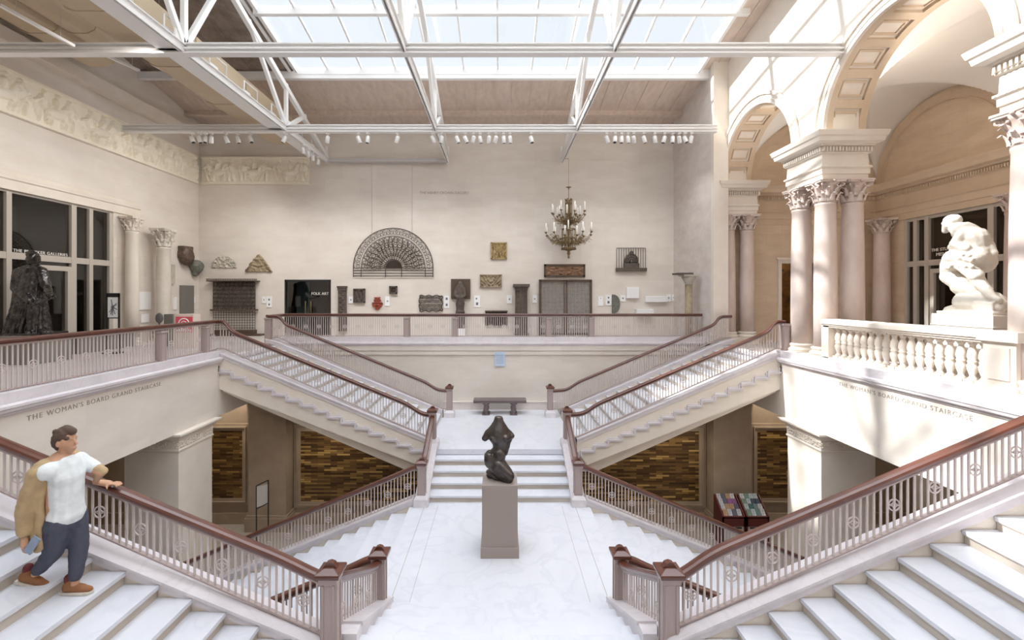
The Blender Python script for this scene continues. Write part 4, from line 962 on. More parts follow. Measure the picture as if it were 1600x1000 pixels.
# ---------------------------------------------------------------- things on the rear wall
def wpos(x, y): return P(x, y, YW)
def slabbox(x0, y0, x1, y1, d, mt, name, label, cat, bev=0, off=0):
    a, b = wpos(x0, y0), wpos(x1, y1)
    o = MB().box((a.x,YW-off-d,b.z),(b.x,YW-off,a.z)).build(name, mt, bevel=bev); return tag(o, label, cat)
def relief(x0, y0, x1, y1, d, mt, name, label, cat, seed=0, mask=None, fr=None, frmt=None, sym=True, div=1, Y=YW):
    "carved slab: grid lifted by a scrolling ornament"
    a, b = P(x0, y0, Y), P(x1, y1, Y); W_, H_ = b.x-a.x, a.z-b.z; rnd = random.Random(seed)
    t = thing(name, label, cat, ((a.x+b.x)/2, Y, b.z))
    ks = [(rnd.uniform(9,24), rnd.uniform(9,24), rnd.uniform(0,6), rnd.uniform(2,5)) for _ in range(4)]
    nu, nv = max(int(W_*45), 24), max(int(H_*45), 24)
    def h(u, v):
        uu = abs(u-.5)*2 if sym else u; s_ = 0
        for p, q, r, w_ in ks: s_ += 1.6*math.sin(p*uu+r+math.sin(q*v*.5)*1.3)*math.cos(q*v+w_+math.sin(p*uu*.4)*1.2)
        return max(0, s_/4+.25)*d*.7
    m = MB()
    vs = []
    for j in range(nv+1):
        for i in range(nu+1):
            u, v = i/nu, j/nv; k = mask(u, v) if mask else (u, v)
            e = 0 if (i in (0, nu) or j in (0, nv)) else 1
            vs.append((a.x+W_*k[0], Y-(d*.5+h(u, v))*e, b.z+H_*k[1]))
    m.add(vs, [(j*(nu+1)+i, j*(nu+1)+i+1, (j+1)*(nu+1)+i+1, (j+1)*(nu+1)+i) for j in range(nv) for i in range(nu)])
    m.build('carving', mt, t)
    if fr:
        q = MB(); w_ = fr; yd = Y-d*.9-.02
        q.box((a.x,yd,b.z),(a.x+w_,Y,a.z)).box((b.x-w_,yd,b.z),(b.x,Y,a.z)).box((a.x,yd,a.z-w_),(b.x,Y,a.z)).box((a.x,yd,b.z),(b.x,Y,b.z+w_))
        q.build('frame', frmt or mt, t)
    return t
half = lambda u, v: (u, v*math.sqrt(max(0, 1-(2*u-1)**2)))
def lun(u, v): return (.5+(u-.5)*(1-.0*v), v*math.sqrt(max(0, 1-(2*u-1)**2))**.8)
def tri(u, v): return (.5+(u-.5), v*(1-abs(2*u-1)**1.25))
relief(331, 400, 370, 419, .08, 'light_relief', 'stone_lunette', 'pale rounded stone relief above the iron screen at left', 'relief', 1, lun)
relief(384, 397, 426, 425, .10, 'beige_relief', 'stone_gable', 'pointed triangular stone relief left of the glass door', 'relief', 2, tri)
# iron screen at left
def scroll(m, c, r, turns, d, rr, a0=0, Y=YW-.1, n=18):
    pts = []
    for i in range(n+1):
        q = i/n; a = a0+d*turns*2*PI*q; rad = r*(1-.85*q); pts.append((c[0]+rad*math.cos(a), Y, c[1]+rad*math.sin(a)))
    m.tube(pts, rr, 4)
def lattice(m, x0, x1, z0, z1, p, r, Y):
    nx, nz = max(int(round((x1-x0)/p)), 1), max(int(round((z1-z0)/p)), 1); px, pz = (x1-x0)/nx, (z1-z0)/nz
    for i in range(nx):
        for j in range(nz):
            c = (x0+(i+.5)*px, z0+(j+.5)*pz); R = min(px, pz)*.46
            m.tube([(c[0]+R*math.cos(2*PI*k/10), Y, c[1]+R*math.sin(2*PI*k/10)) for k in range(10)], r, 4, closed=True)
            m.tube([(c[0]-px/2,Y,c[1]-pz/2),(c[0]+px/2,Y,c[1]+pz/2)], r*.8, 4).tube([(c[0]-px/2,Y,c[1]+pz/2),(c[0]+px/2,Y,c[1]-pz/2)], r*.8, 4)
    for i in range(nx+1): m.tube([(x0+i*px,Y,z0),(x0+i*px,Y,z1)], r, 4)
    for j in range(nz+1): m.tube([(x0,Y,z0+j*pz),(x1,Y,z0+j*pz)], r, 4)
a, b = wpos(336, 441), wpos(401, 484); c = wpos(0, 516)
t = thing('iron_screen', 'tall dark wrought iron screen with a projecting top rail at left', 'screen', ((a.x+b.x)/2, YW-.1, FLR))
m = MB(); lattice(m, a.x, b.x, b.z, a.z, .17, .017, YW-.12); m.build('scroll_panel', 'dark_iron', t)
m = MB()
for i in range(17): x = a.x+(b.x-a.x)*i/16; m.tube([(x,YW-.12,c.z),(x,YW-.12,b.z)], .011, 4)
for j in range(9): z = c.z+(b.z-c.z)*j/8; m.tube([(a.x,YW-.12,z),(b.x,YW-.12,z)], .009, 4)
m.build('lower_grid', 'dark_iron', t)
p0, p1 = wpos(329, 436), wpos(407, 440)
m = MB().box((p0.x,YW-.3,p1.z),(p1.x,YW-.02,p1.z+.04)).box((p0.x,YW-.3,p0.z-.03),(p1.x,YW-.26,p0.z)).box((a.x-.1,YW-.2,b.z-.04),(b.x+.1,YW-.06,b.z+.03))
for i in range(30): x = p0.x+(p1.x-p0.x)*(i+.5)/30; m.box((x-.01,YW-.3,p1.z),(x+.01,YW-.28,p0.z))
m.build('top_rail', 'brown_frame', t)
q0, q1 = wpos(341, 515), wpos(402, 521); MB().box((q0.x,YW-.35,q1.z),(q1.x,YW-.02,q0.z)).box((q0.x-.2,YW-.45,FLR),(q1.x+.35,YW-.02,q1.z)).build('plinth', 'brown_frame', t)
# cards
def wcard(x0, y0, x1, y1, label, marks=((.5,.5,.5),), Y=YW):
    a, b = P(x0, y0, Y), P(x1, y1, Y); o = MB().box((a.x,Y-.03,b.z),(b.x,Y,a.z)).build('wall_label', 'card'); tag(o, label, 'label')
    m = MB(); W_, H_ = b.x-a.x, a.z-b.z
    for u, v, s_ in marks: w_ = min(W_, H_)*s_*.5; m.box((a.x+W_*u-w_/2,Y-.034,b.z+H_*v-w_*.6),(a.x+W_*u+w_/2,Y-.03,b.z+H_*v+w_*.6))
    m.build('printed_mark', 'mark', o); return o
wcard(410,463,416,474,'narrower white label right of the left iron screen'); wcard(417,463,425,480,'white label with picture between iron screen and glass door', ((.5,.7,.6),(.5,.25,.6)))
wcard(545,463,552,474,'white label between the dark pilaster and the square relief'); wcard(602,463,609,478,'white label right of the red ornament')
wcard(694,462,702,481,'white label left of the carved standing figure', ((.5,.75,.8),(.5,.25,.8))); wcard(741,462,750,480,'white label right of the carved standing figure', ((.5,.3,.8),(.4,.75,.5)))
wcard(792,461,800,474,'white label left of the dark fluted column'); wcard(832,461,839,473,'white label left of the lattice doors')
wcard(935,463,942,478,'plain white label right of the lattice doors', ((.5,.8,.3),)); wcard(946,461,955,477,'white label left of the half-disc fragment', ((.5,.3,.7),(.5,.75,.5)))
wcard(969,461,977,471,'white label right of the half-disc fragment'); wcard(1041,460,1048,471,'white label at the end of the long white fragment'); wcard(1050,460,1054,470,'smallest white label near the rear right corner')
# pilaster, reliefs, ornament
a, b = wpos(529, 447), wpos(543, 517)
t = thing('carved_pilaster', 'tall narrow dark carved pilaster right of the glass door', 'pilaster', ((a.x+b.x)/2, YW, b.z))
MB().box((a.x+.03,YW-.16,b.z),(b.x-.03,YW,a.z-.2)).build('shaft', 'carved_dark', t); MB().box((a.x,YW-.22,a.z-.08),(b.x,YW,a.z)).box((a.x+.02,YW-.19,a.z-.2),(b.x-.02,YW,a.z-.08)).build('cap', 'carved_dark', t)
m = MB()
for k in range(16): m.ball(((a.x+b.x)/2+.05*(-1)**k, YW-.16, b.z+.15+k*.1), (.06,.03,.05), 6)
m.build('carving', 'carved_dark', t)
relief(553,451,571,473,.10,'carved_dark','square_relief','dark square carved panel near the red ornament','relief',4,fr=.05)
relief(609,447,621,459,.10,'carved_brown','square_relief','small dark square panel right above the red ornament','relief',5,fr=.06,frmt='carved_dark')
relief(767,379,792,405,.08,'gold','square_relief','gold coloured square relief high beside the chandelier','relief',6,fr=.05)
t = relief(850,413,914,433,.06,'carved_copper','frieze_panel','long framed brown carved panel above the lattice doors','panel',7,fr=.08,frmt='brown_frame')
a, b = wpos(581, 464), wpos(599, 484)
m = MB(); cx = (a.x+b.x)/2
for z0, z1, w0, w1 in ((.0,.1,.05,.1),(.1,.25,.15,.24),(.27,.32,.24,.2),(.34,.40,.1,.16),(.41,.46,.16,.09),(.47,.54,.09,.14)):
    m.prism([(cx-w0,b.z+z0),(cx+w0,b.z+z0),(cx+w1,b.z+z1),(cx-w1,b.z+z1)], 'y', YW-.09, YW)
m.ball((cx,YW-.08,b.z+.2), (.1,.05,.06)); o = m.build('terracotta_ornament', 'terracotta', bevel=.01); tag(o, 'red terracotta urn-shaped ornament on the rear wall', 'ornament')
# fan grille
a, b = wpos(553, 357), wpos(677, 433); cx, zb = (a.x+b.x)/2, wpos(0, 419).z; Rf = (b.x-a.x)/2
t = thing('fan_grille', 'large half-round wrought iron fan grille with horizontal rails', 'grille', (cx, YW-.08, b.z))
m = MB(); Y = YW-.08
m.tube([(cx+Rf*math.cos(PI*i/40), Y, zb+Rf*math.sin(PI*i/40)) for i in range(41)], .02, 5)
for k in range(4): m.tube([(a.x,Y,zb-k*.115),(b.x,Y,zb-k*.115)], .016, 5)
for x in (a.x, a.x+.33, cx-.33, cx+.36, b.x-.33, b.x): m.tube([(x,Y,b.z),(x,Y,zb)], .017, 5)
m.build('frame', 'dark_iron', t)
m = MB(); m.tube([(cx+Rf*.8*math.cos(PI*i/30), Y, zb+Rf*.8*math.sin(PI*i/30)) for i in range(31)], .013, 4)
for k in range(17):
    an = PI*(k+.5)/17; pts = []
    for i in range(14):
        q = i/13; r = Rf*(.22+.58*q); w_ = .05*math.sin(q*9+k); pts.append((cx+r*math.cos(an+w_), Y, zb+r*math.sin(an+w_)))
    m.tube(pts, .014, 4)
    for r, s_ in ((.34,.09),(.46,.12),(.58,.14),(.70,.15),(.9,.14)):
        for e in (-1, 1):
            aa = an+e*.055/ r*.62; scroll(m, (cx+Rf*r*math.cos(aa), zb+Rf*r*math.sin(aa)), s_, 1.3, e, .009, an, Y, 12)
m.build('scrollwork', 'dark_iron', t)
m = MB()
for i in range(13): an = PI*i/12; m.tube([(cx,Y-.02,zb),(cx+Rf*.215*math.cos(an),Y-.02,zb+Rf*.215*math.sin(an))], .012, 4)
m.tube([(cx+Rf*.215*math.cos(PI*i/16), Y-.02, zb+Rf*.215*math.sin(PI*i/16)) for i in range(17)], .02, 4)
m.prism([(cx+Rf*.2*math.cos(PI*i/12), zb+Rf*.2*math.sin(PI*i/12)) for i in range(13)], 'y', Y+.02, Y+.04); m.build('hub', 'dark_iron', t)
for x, lb in ((581, 'left'), (644, 'right')):
    p, q = P(x, 250, YW-.03), P(x, 372 if x == 644 else 376, YW-.05); tag(MB().tube([p, q], .006, 5).build('hanging_wire', 'grey_metal'), 'thin %s wire holding the fan grille' % lb, 'wire')
# scroll grille
def frame_scrolls(x0, y0, x1, y1, label, seed):
    a, b = wpos(x0, y0), wpos(x1, y1); t = thing('scroll_grille', label, 'grille', ((a.x+b.x)/2, YW-.06, b.z)); m = MB(); rnd = random.Random(seed); Y = YW-.06
    W_, H_ = b.x-a.x, a.z-b.z; cx = (a.x+b.x)/2
    for i in range(6):
        for j in range(4):
            x = W_*(i+.5)/12; z = b.z+H_*(j+.5)/4
            for e in (-1, 1): scroll(m, (cx+e*x, z), .085, 1.6, e*(-1)**(i+j), .009, rnd.uniform(0,6), Y, 12)
    for u in (0, 1): m.tube([(a.x+W_*q/12, Y, b.z+H_*u+.03*math.sin(q*PI/2)*(1 if u else -1)) for q in range(13)], .02, 5).tube([(a.x+W_*u+.03*math.sin(q*PI/2), Y, b.z+H_*q/10) for q in range(11)], .02, 5)
    m.build('scrollwork', 'dark_iron', t); return t
frame_scrolls(656,462,691,486,'small scrolled iron grille left of the carved figure',3)
# standing figure with panel
a, b = wpos(705, 436), wpos(735, 467)
o = MB().box((a.x,YW-.1,b.z),(b.x,YW,a.z)).build('backing_panel', 'brown_frame', bevel=.01); tag(o, 'dark square panel behind the carved standing figure', 'panel')
m = MB(); V = lambda x, y, d: P(x, y, YW-d)
m.cap(V(719,443,.28), V(719,447,.28), .10, .10).cap(V(719,449,.26), V(719,462,.26), .17, .15, flat=.8).cap(V(713,451,.26), V(711,462,.3), .075, .06).cap(V(725,451,.26), V(727,462,.3), .075, .06)
m.cap(V(711,462,.3), V(716,465,.4), .06, .05).cap(V(727,462,.3), V(722,465,.4), .06, .05).cap(V(719,464,.26), V(719,474,.26), .18, .17, flat=.8)
m.cap(V(716,474,.26), V(716,486,.26), .11, .08).cap(V(722,474,.26), V(722,486,.26), .11, .08).ball(V(719,487,.26), (.2,.14,.06))
for k, x in enumerate((713.5, 719, 724.5)): m.cap(V(x,487,.26), V(x,515,.26), .055, .06)
o = m.build('carved_figure', 'carved_dark'); remesh(o, .03, 2, .01, .1); tag(o, 'dark carved standing figure on a white block behind the rear railing', 'sculpture')
q = P(0, 515, YW-.26).z; o = MB().box((P(710,0,YW).x,YW-.5,FLR),(P(728,0,YW).x,YW-.05,q+.05)).build('display_block', 'card'); tag(o, 'white block under the carved standing figure', 'block')
# two-part relief, lower grille
relief(750,429,784,449,.09,'beige_relief','carved_slab','buff two-part carved panel left of the dark column','panel',9,fr=.04)
a, b = wpos(759, 487), wpos(792, 508); t = thing('low_grille', 'low grey lattice panel at floor level behind the rear railing', 'grille', ((a.x+b.x)/2, YW-.05, b.z)); m = MB(); lattice(m, a.x, b.x, b.z, a.z, .14, .012, YW-.07)
m.build('lattice', 'dark_iron', t); MB().box((a.x-.03,YW-.1,a.z),(b.x+.03,YW-.03,a.z+.05)).box((a.x,YW-.04,b.z),(b.x,YW,a.z)).build('backing', 'carved_dark', t)
# dark fluted column
x = P(814.5, 0, YW-.35).x; zt = P(0, 444, YW-.35).z; t = thing('fluted_column', 'dark fluted iron column left of the lattice doors', 'column', (x, YW-.35, FLR))
m = MB(); n = 40; H = zt-.28-FLR; vs = []
for i in range(9):
    z = H*i/8
    for k in range(n): r = (.27-.02*i/8)*(1-.07*(k % 2)); vs.append((x+r*math.cos(2*PI*k/n), YW-.35+r*math.sin(2*PI*k/n)*.9, FLR+z))
m.add(vs, [(i*n+k, i*n+(k+1) % n, (i+1)*n+(k+1) % n, (i+1)*n+k) for i in range(8) for k in range(n)]); m.build('shaft', 'carved_dark', t)
MB().ring(x-.24, x+.24, YW-.58, YW-.12, [(0,FLR+H),(.03,FLR+H+.1),(.04,FLR+H+.14),(.10,FLR+H+.17),(.10,zt)]).build('cap', 'carved_dark', t); MB().box((x-.3,YW-.64,FLR),(x+.3,YW-.06,FLR+.12)).build('base', 'carved_dark', t)
# lattice doors
a, b = wpos(842, 437), wpos(924, 521); xm = wpos(883, 0).x
t = thing('lattice_doors', 'pair of tall grey openwork metal doors with circle lattice', 'doors', ((a.x+b.x)/2, YW-.1, FLR))
for k, (p, q) in enumerate(((a.x+.05, xm-.03), (xm+.03, b.x-.05))):
    m = MB(); lattice(m, p+.05, q-.05, FLR+.1, a.z-.1, .17, .010, YW-.12); o = m.build('lattice_panel', 'lattice', t)
    MB().box((p,YW-.15,FLR+.04),(p+.05,YW-.09,a.z-.04)).box((q-.05,YW-.15,FLR+.04),(q,YW-.09,a.z-.04)).box((p,YW-.15,a.z-.1),(q,YW-.09,a.z-.04)).box((p,YW-.15,FLR+.04),(q,YW-.09,FLR+.1)).build('door_frame', 'brown_frame', o)
MB().box((a.x,YW-.16,FLR),(a.x+.05,YW,a.z)).box((b.x-.05,YW-.16,FLR),(b.x,YW,a.z)).box((a.x,YW-.16,a.z-.04),(b.x,YW,a.z)).build('surround', 'brown_frame', t)
# right hand group
a, b = wpos(956, 460), wpos(968, 490); m = MB(); Rr = (a.z-b.z)/2
m.prism([(a.x,b.z)]+[(a.x+(b.x-a.x)*math.cos(t_)**.8 if math.cos(t_) > 0 else a.x, (a.z+b.z)/2+Rr*math.sin(t_)) for t_ in [(-PI/2+PI*i/14) for i in range(1, 14)]]+[(a.x,a.z)], 'y', YW-.1, YW)
tag(m.build('disc_fragment', 'green_relief'), 'grey-green half-disc stone fragment', 'fragment')
slabbox(978,449,997,466,.12,'card','white_panel','square white stone panel on the wall right of the half-disc','panel',.01)
slabbox(1007,463,1041,472,.14,'card','stone_bar','long white horizontal stone fragment near the corner','fragment',.01)
slabbox(992,483,1018,491,.3,'card','stone_bar','low cream stone fragment just above the rear handrail','fragment',.01)
a, b = wpos(963, 388), wpos(1008, 424); t = thing('window_ornament', 'dark arched ornament in a barred metal frame high at right', 'ornament', ((a.x+b.x)/2, YW-.05, b.z)); m = MB()
for i in range(13): x = a.x+(b.x-a.x)*i/12; m.tube([(x,YW-.06,b.z+.1),(x,YW-.06,a.z)], .011, 4)
m.tube([(a.x,YW-.06,a.z),(b.x,YW-.06,a.z)], .014, 4); m.build('bars', 'dark_iron', t); MB().box((a.x-.03,YW-.16,b.z),(b.x+.03,YW,b.z+.14)).build('sill', 'carved_dark', t)
cx = (a.x+b.x)/2; m = MB(); zc = b.z+.42
for r in (.27, .19, .11): m.tube([(cx+r*math.cos(-.3+(PI+.6)*i/16), YW-.1, zc+r*1.15*math.sin(-.3+(PI+.6)*i/16)) for i in range(17)], .04, 6)
m.box((cx-.33,YW-.15,b.z+.14),(cx+.33,YW-.05,b.z+.34)).ball((cx,YW-.12,zc+.36), (.09,.06,.09)).ball((cx,YW-.12,zc), (.07,.05,.09)); m.build('arch_carving', 'carved_dark', t)
# small marble column in the corner with its flaring top
x, Y = P(1076,0,16.75).x, 16.75; z0, z1 = FLR, P(0,430,Y).z; t = thing('small_column', 'small pale column with a bowl-shaped top near the rear right corner', 'column', (x, Y, FLR))
MB().lathe([(.15,0),(.14,.1),(.13,z1-.35-FLR)], (x,Y,FLR), 20).build('shaft', 'beige_relief', t); MB().lathe([(.13,0),(.16,.08),(.25,.24),(.26,.3)], (x,Y,z1-.35), 20).prism([(x-.28,Y-.28),(x+.28,Y-.28),(x+.28,Y+.28),(x-.28,Y+.28)], 'z', z1-.05, z1+.02).build('bowl_capital', 'light_relief', t)
MB().box((x-.5,Y-.3,z1+.02),(x+.05,Y+.3,z1+.08)).build('top_slab', 'carved_dark', t)

# chandelier
Yc = 18.3; cx = P(888.5, 0, Yc).x; s_ = Yc/F
Z = lambda y: HC+(CY-y)*s_
t = thing('chandelier', 'two-tier gilt iron chandelier with white candles in front of the rear wall', 'chandelier', (cx, Yc, Z(399)))
MB().lathe([(.02,0),(.03,.06),(.12,.09),(.1,.1)], (cx,Yc,Z(296)), 12).tube([(cx,Yc,Z(296)),(cx,Yc,Z(312))], .012, 6).tube([(cx,Yc,Z(292)),(cx,Yc,ZB-.1)], .005, 4).tube([(cx,Yc,ZB-.1),(2.64,Yc,ZB-.1)], .01, 4).build('stem', 'brass', t)
m = MB()
for k in range(6):
    a = k*PI/3
    for r, za, zb_ in ((.13, 312, 350), (.26, 358, 389)): m.tube([(cx+r*math.cos(a),Yc+r*math.sin(a),Z(za)),(cx+r*math.cos(a),Yc+r*math.sin(a),Z(zb_))], .018, 5)
    m.ball((cx+.13*math.cos(a),Yc+.13*math.sin(a),Z(312)), (.03,.03,.05), 6)
for r, y in ((.13,318),(.13,334),(.14,350),(.26,358),(.26,372),(.30,388),(.30,389.5)): m.tube([(cx+r*math.cos(2*PI*i/16),Yc+r*math.sin(2*PI*i/16),Z(y)) for i in range(16)], .02, 5, closed=True)
m.lathe([(.02,0),(.05,.04),(.03,.12),(.07,.2),(.05,.3),(.22,.36)], (cx,Yc,Z(404)), 10).lathe([(.03,0),(.07,.2),(.04,.5),(.08,.9),(.03,1.2),(.05,1.6),(.02,2.0)], (cx,Yc,Z(389)), 8)
rc = random.Random(21)
for k in range(150):
    a = rc.uniform(0, 2*PI); lo_ = rc.random() < .62; r = rc.uniform(.14, .9 if lo_ else .62); y = (381 if lo_ else 349)-(r/.9)**2*9+rc.uniform(-4,4); q = Vector((cx+r*math.cos(a), Yc+r*math.sin(a), Z(y)))
    R_s = rc.uniform(.03,.07); m.tube([q+Vector((R_s*math.cos(b)*math.cos(a), R_s*math.cos(b)*math.sin(a), R_s*math.sin(b))) for b in np.linspace(0, 4.6, 7)], .008, 4)
m.build('cage', 'brass', t)
def arm(ang, r0, r1, yb, yt, k):
    m = MB(); c, s2 = math.cos(ang), math.sin(ang); pts = []
    for i in range(12):
        q = i/11; r = r0+(r1-r0)*q; z = Z(yb)+(Z(yt)-Z(yb))*q**2-.13*math.sin(q*PI); pts.append((cx+r*c, Yc+r*s2, z))
    m.tube(pts, .013, 5)
    cc = (r0+r1)/2
    for sgn, rr in ((1,.08),(-1,.06)):
        m.tube([(cx+(cc+sgn*.1+rr*math.cos(b))*c, Yc+(cc+sgn*.1+rr*math.cos(b))*s2, Z(yb)-.03+rr*math.sin(b)) for b in np.linspace(0, 5, 10)], .01, 4)
    e = (cx+r1*c, Yc+r1*s2, Z(yt)); m.lathe([(.015,-.03),(.03,-.01),(.062,.03),(.062,.04)], e, 8); o = m.build('arm', 'brass', t)
    MB().lathe([(.028,.04),(.028,.38),(.008,.41)], e, 8).build('candle', 'candle', o)
for k in range(8): arm(k*PI/4+.2, .13, .70, 343, 335-2*(k % 2), k)
for k in range(8): arm(k*PI/4+.5, .13, .46, 345, 338, k)
for k in range(10): arm(k*PI/5+.15, .26, .95, 376, 367-2*(k % 2), k)
for k in range(8): arm(k*PI/4+.4, .26, .62, 378, 371, k)

# ---------------------------------------------------------------- left balcony and wall
t = column(-12.35, P(257,0,1).y*0+16.45, FLR, HC+(CY-358)*16.45/F, .24, 'free-standing white column with leafy top near the left wall', mt='white_marble', hcap=.68)
def leftbox(x0, y0, x1, y1, d, mt, name, label, cat, bev=.01, X=XL):
    a, b = PX(x0, y0, X), PX(x1, y0, X); za = HC+(CY-y0)*X/(((x0+x1)/2)-CX)*-1*-1 if False else PX((x0+x1)/2, y0, X).z; zb = PX((x0+x1)/2, y1, X).z
    o = MB().box((X,a.y,zb),(X+d,b.y,za)).build(name, mt, bevel=bev); return tag(o, label, cat)
leftbox(216,456,235,484,.04,'card','wall_panel','larger blank white panel on the left wall beside the column','panel')
o = leftbox(219,491,232,504,.04,'card','wall_label','small white label under the blank panel on the left wall','label')
leftbox(271,464,275,484,.04,'card','wall_label','narrow white label left of the tall grey plaque','label'); leftbox(300,464,304,473,.04,'card','wall_label','tiny white label right of the tall grey plaque','label')
leftbox(280,446,299,490,.12,'grey_box','stone_plaque','tall dark grey stone plaque on the left wall','plaque')
leftbox(264,413,270,443,.10,'light_relief','stone_fragment','slender pale carved fragment beside the white column','fragment')
a = PX(285, 398, XL); m = MB(); m.ball((XL+.18,a.y,a.z-.05), (.24,.32,.40), 14).box((XL,a.y-.3,a.z-.15),(XL+.26,a.y+.3,a.z+.34)); o = m.build('carved_stone_block', 'carved_brown'); remesh(o, .03, 3, .06, .2); tag(o, 'dark reddish carved stone block above the grey plaque', 'fragment')
a = PX(301.5, 420, XL); m = MB(); m.cap((XL+.14,a.y,a.z+.12), (XL+.1,a.y,a.z-.2), .26, .13, flat=1.3).ball((XL+.3,a.y,a.z), (.12,.1,.15)); o = m.build('stone_mask', 'green_relief'); remesh(o, .03, 2, .05, .15); tag(o, 'grey stone mask near the rear left corner', 'fragment')
# poster stand
Yp = 13.2; a, b = P(167,458,Yp), P(187,506,Yp); t = thing('poster_stand', 'black upright stand holding a small poster by the gallery entrance', 'sign', ((a.x+b.x)/2, Yp, FLR))
MB().box((a.x,Yp-.02,FLR),(a.x+.035,Yp+.02,a.z)).box((b.x-.035,Yp-.02,FLR),(b.x,Yp+.02,a.z)).box((a.x,Yp-.02,a.z-.12),(b.x,Yp+.02,a.z)).box((a.x,Yp-.02,P(0,496,Yp).z-.03),(b.x,Yp+.02,P(0,496,Yp).z)).box((a.x-.03,Yp-.15,FLR),(b.x+.03,Yp+.15,FLR+.03)).build('stand', 'black', t)
o = MB().box((a.x+.035,Yp-.012,P(0,496,Yp).z),(b.x-.035,Yp+.012,a.z-.12)).build('poster', 'card', t)
m = MB(); cc = Vector(((a.x+b.x)/2, Yp-.016, P(0,480,Yp).z)); rnd = random.Random(2)
for k in range(9): an = rnd.uniform(0,6.3); m.bar(cc, cc+Vector((.13*math.cos(an),0,.24*math.sin(an))), .02, .012)
m.ball(cc, (.05,.01,.06)); m.build('poster_drawing', 'mark', t)
# round head and box, red sign
Yq = 14.6; p = P(249,497,Yq); t = thing('sign_post', 'dark rounded head on a thin post behind the left balcony railing', 'sign', (p.x, Yq, FLR))
MB().ball(p, (.13,.06,.17), 14).build('head', 'dark_grey', t); MB().tube([(p.x,Yq,FLR),(p.x,Yq,p.z-.1)], .025, 8).lathe([(.15,0),(.15,.02)], (p.x,Yq,FLR), 16).build('stem', 'dark_grey', t)
Yq = 15.0; a, b = P(256,491,Yq), P(270,505,Yq); o = MB().box((a.x,Yq,FLR),(b.x,Yq+.3,a.z)).build('grey_plinth', 'grey_box'); tag(o, 'grey box plinth between the round sign head and the red sign', 'plinth')
Yq = 14.3; a, b = P(272,491,Yq), P(302,520,Yq); t = thing('sign_plinth', 'pinkish plinth with a red sign bearing a white circle', 'sign', ((a.x+b.x)/2, Yq, FLR))
MB().box((a.x,Yq,FLR),(b.x,Yq+.35,a.z)).build('plinth', 'pink_stone', t)
c, d = P(275,495,Yq), P(301,519,Yq); o = MB().box((c.x,Yq-.02,d.z),(d.x,Yq,c.z)).build('sign_board', 'red_sign', t)
m = MB(); cc = Vector(((c.x+d.x)/2, Yq-.024, (c.z+d.z)/2+.02)); R = .17
m.tube([cc+Vector((R*math.cos(2*PI*i/24),0,R*math.sin(2*PI*i/24))) for i in range(24)], .018, 4, closed=True)
m.tube([cc+Vector((R*.55*math.cos(2*PI*i/18),0,R*.5*math.sin(2*PI*i/18))) for i in range(18)], .012, 4, closed=True)
for k in range(7): m.box((c.x+.04+k*.07,Yq-.025,d.z+.02),(c.x+.07+k*.07,Yq-.02,d.z+.09+.02*(k % 2)))
m.build('white_circle_mark', 'card', o)
# grey lockers seen between the left balusters
a = PX(172,520,-12.2); tag(MB().box((-12.7,13.0,FLR),(-12.2,15.0,FLR+.45)).build('wall_bench', 'grey_box'), 'low grey bench along the left wall seen through the balusters', 'bench')

# bronze figure on the left balcony
Yb = 11.5; B = lambda x, y, d=0: P(x, y, Yb+d)
z0 = B(0, 522).z
t0 = MB().box((B(12,0).x,Yb-.5,FLR),(B(84,0).x,Yb+.5,z0)).build('statue_plinth', 'grey_box', bevel=.01); tag(t0, 'dark grey plinth under the bronze figure', 'plinth')
def robe(m, cx0, cx1, yt, yb, rx0, rx1, ry0, ry1, nf, amp, ph, d=0, n=72, rows=26):
    "hanging cloth: an elliptic tube whose folds deepen downwards"
    vs = []
    for j in range(rows+1):
        v = j/rows; c = B(cx0+(cx1-cx0)*v, yt+(yb-yt)*v, d)
        for k in range(n):
            th = 2*PI*k/n; f_ = 1+amp*(.25+.75*v)*(abs(math.sin(nf*th/2+ph+1.1*math.sin(v*2.5+th)))**.7-.5)
            vs.append(c+Vector(((rx0+(rx1-rx0)*v**.8)*f_*math.cos(th), (ry0+(ry1-ry0)*v)*f_*math.sin(th), 0)))
    m.add(vs, [(j*n+k, j*n+(k+1) % n, (j+1)*n+(k+1) % n, (j+1)*n+k) for j in range(rows) for k in range(n)]+[list(range(n)), [rows*n+k for k in range(n)][::-1]], None, True)
m = MB()
m.ball(B(52,405), (.135,.15,.2), 14).cap(B(50,412), B(49,422), .085, .10).cap(B(55,413,-.03), B(58,414,-.06), .06, .05)   # head, neck, jaw
m.cap(B(59,402,-.11), B(61.5,408,-.14), .022, .034).cap(B(55,401,-.13), B(60,401,-.08), .025, .025).cap(B(57,414,-.12), B(60,413,-.1), .03, .03).cap(B(45,398,.02), B(50,395,.0), .07, .08).cap(B(50,402,.1), B(50,404,.1), .03, .04)
m.cap(B(34,424), B(49,418), .13, .10).cap(B(49,418), B(64,424), .10, .13)
robe(m, 48, 46, 420, 472, .27, .36, .2, .26, 11, .13, .4)
robe(m, 44, 38, 466, 519, .30, .36, .24, .30, 13, .42, 1.2)
robe(m, 58, 62, 466, 519, .17, .19, .17, .22, 9, .40, .1, -.08)
m.cap(B(30,426,-.03), B(27,450,-.08), .13, .13).cap(B(27,450,-.08), B(46,470,-.30), .12, .085)           # arms in wide sleeves
m.cap(B(66,427,-.02), B(72,448,-.06), .12, .11).cap(B(72,448,-.06), B(79,462,-.26), .10, .07)
for k in range(5): m.cap(B(26+k*4,452+k*4,-.2), B(25+k*4,468+k*3,-.16), .05, .02)
for x, y in ((50,474),(81,465)):
    m.ball(B(x,y,-.34), (.05,.045,.04))
    for q in range(4): m.cap(B(x+1,y-1+q*.9,-.37), B(x+4,y+q*.9,-.41), .016, .013, n=8)
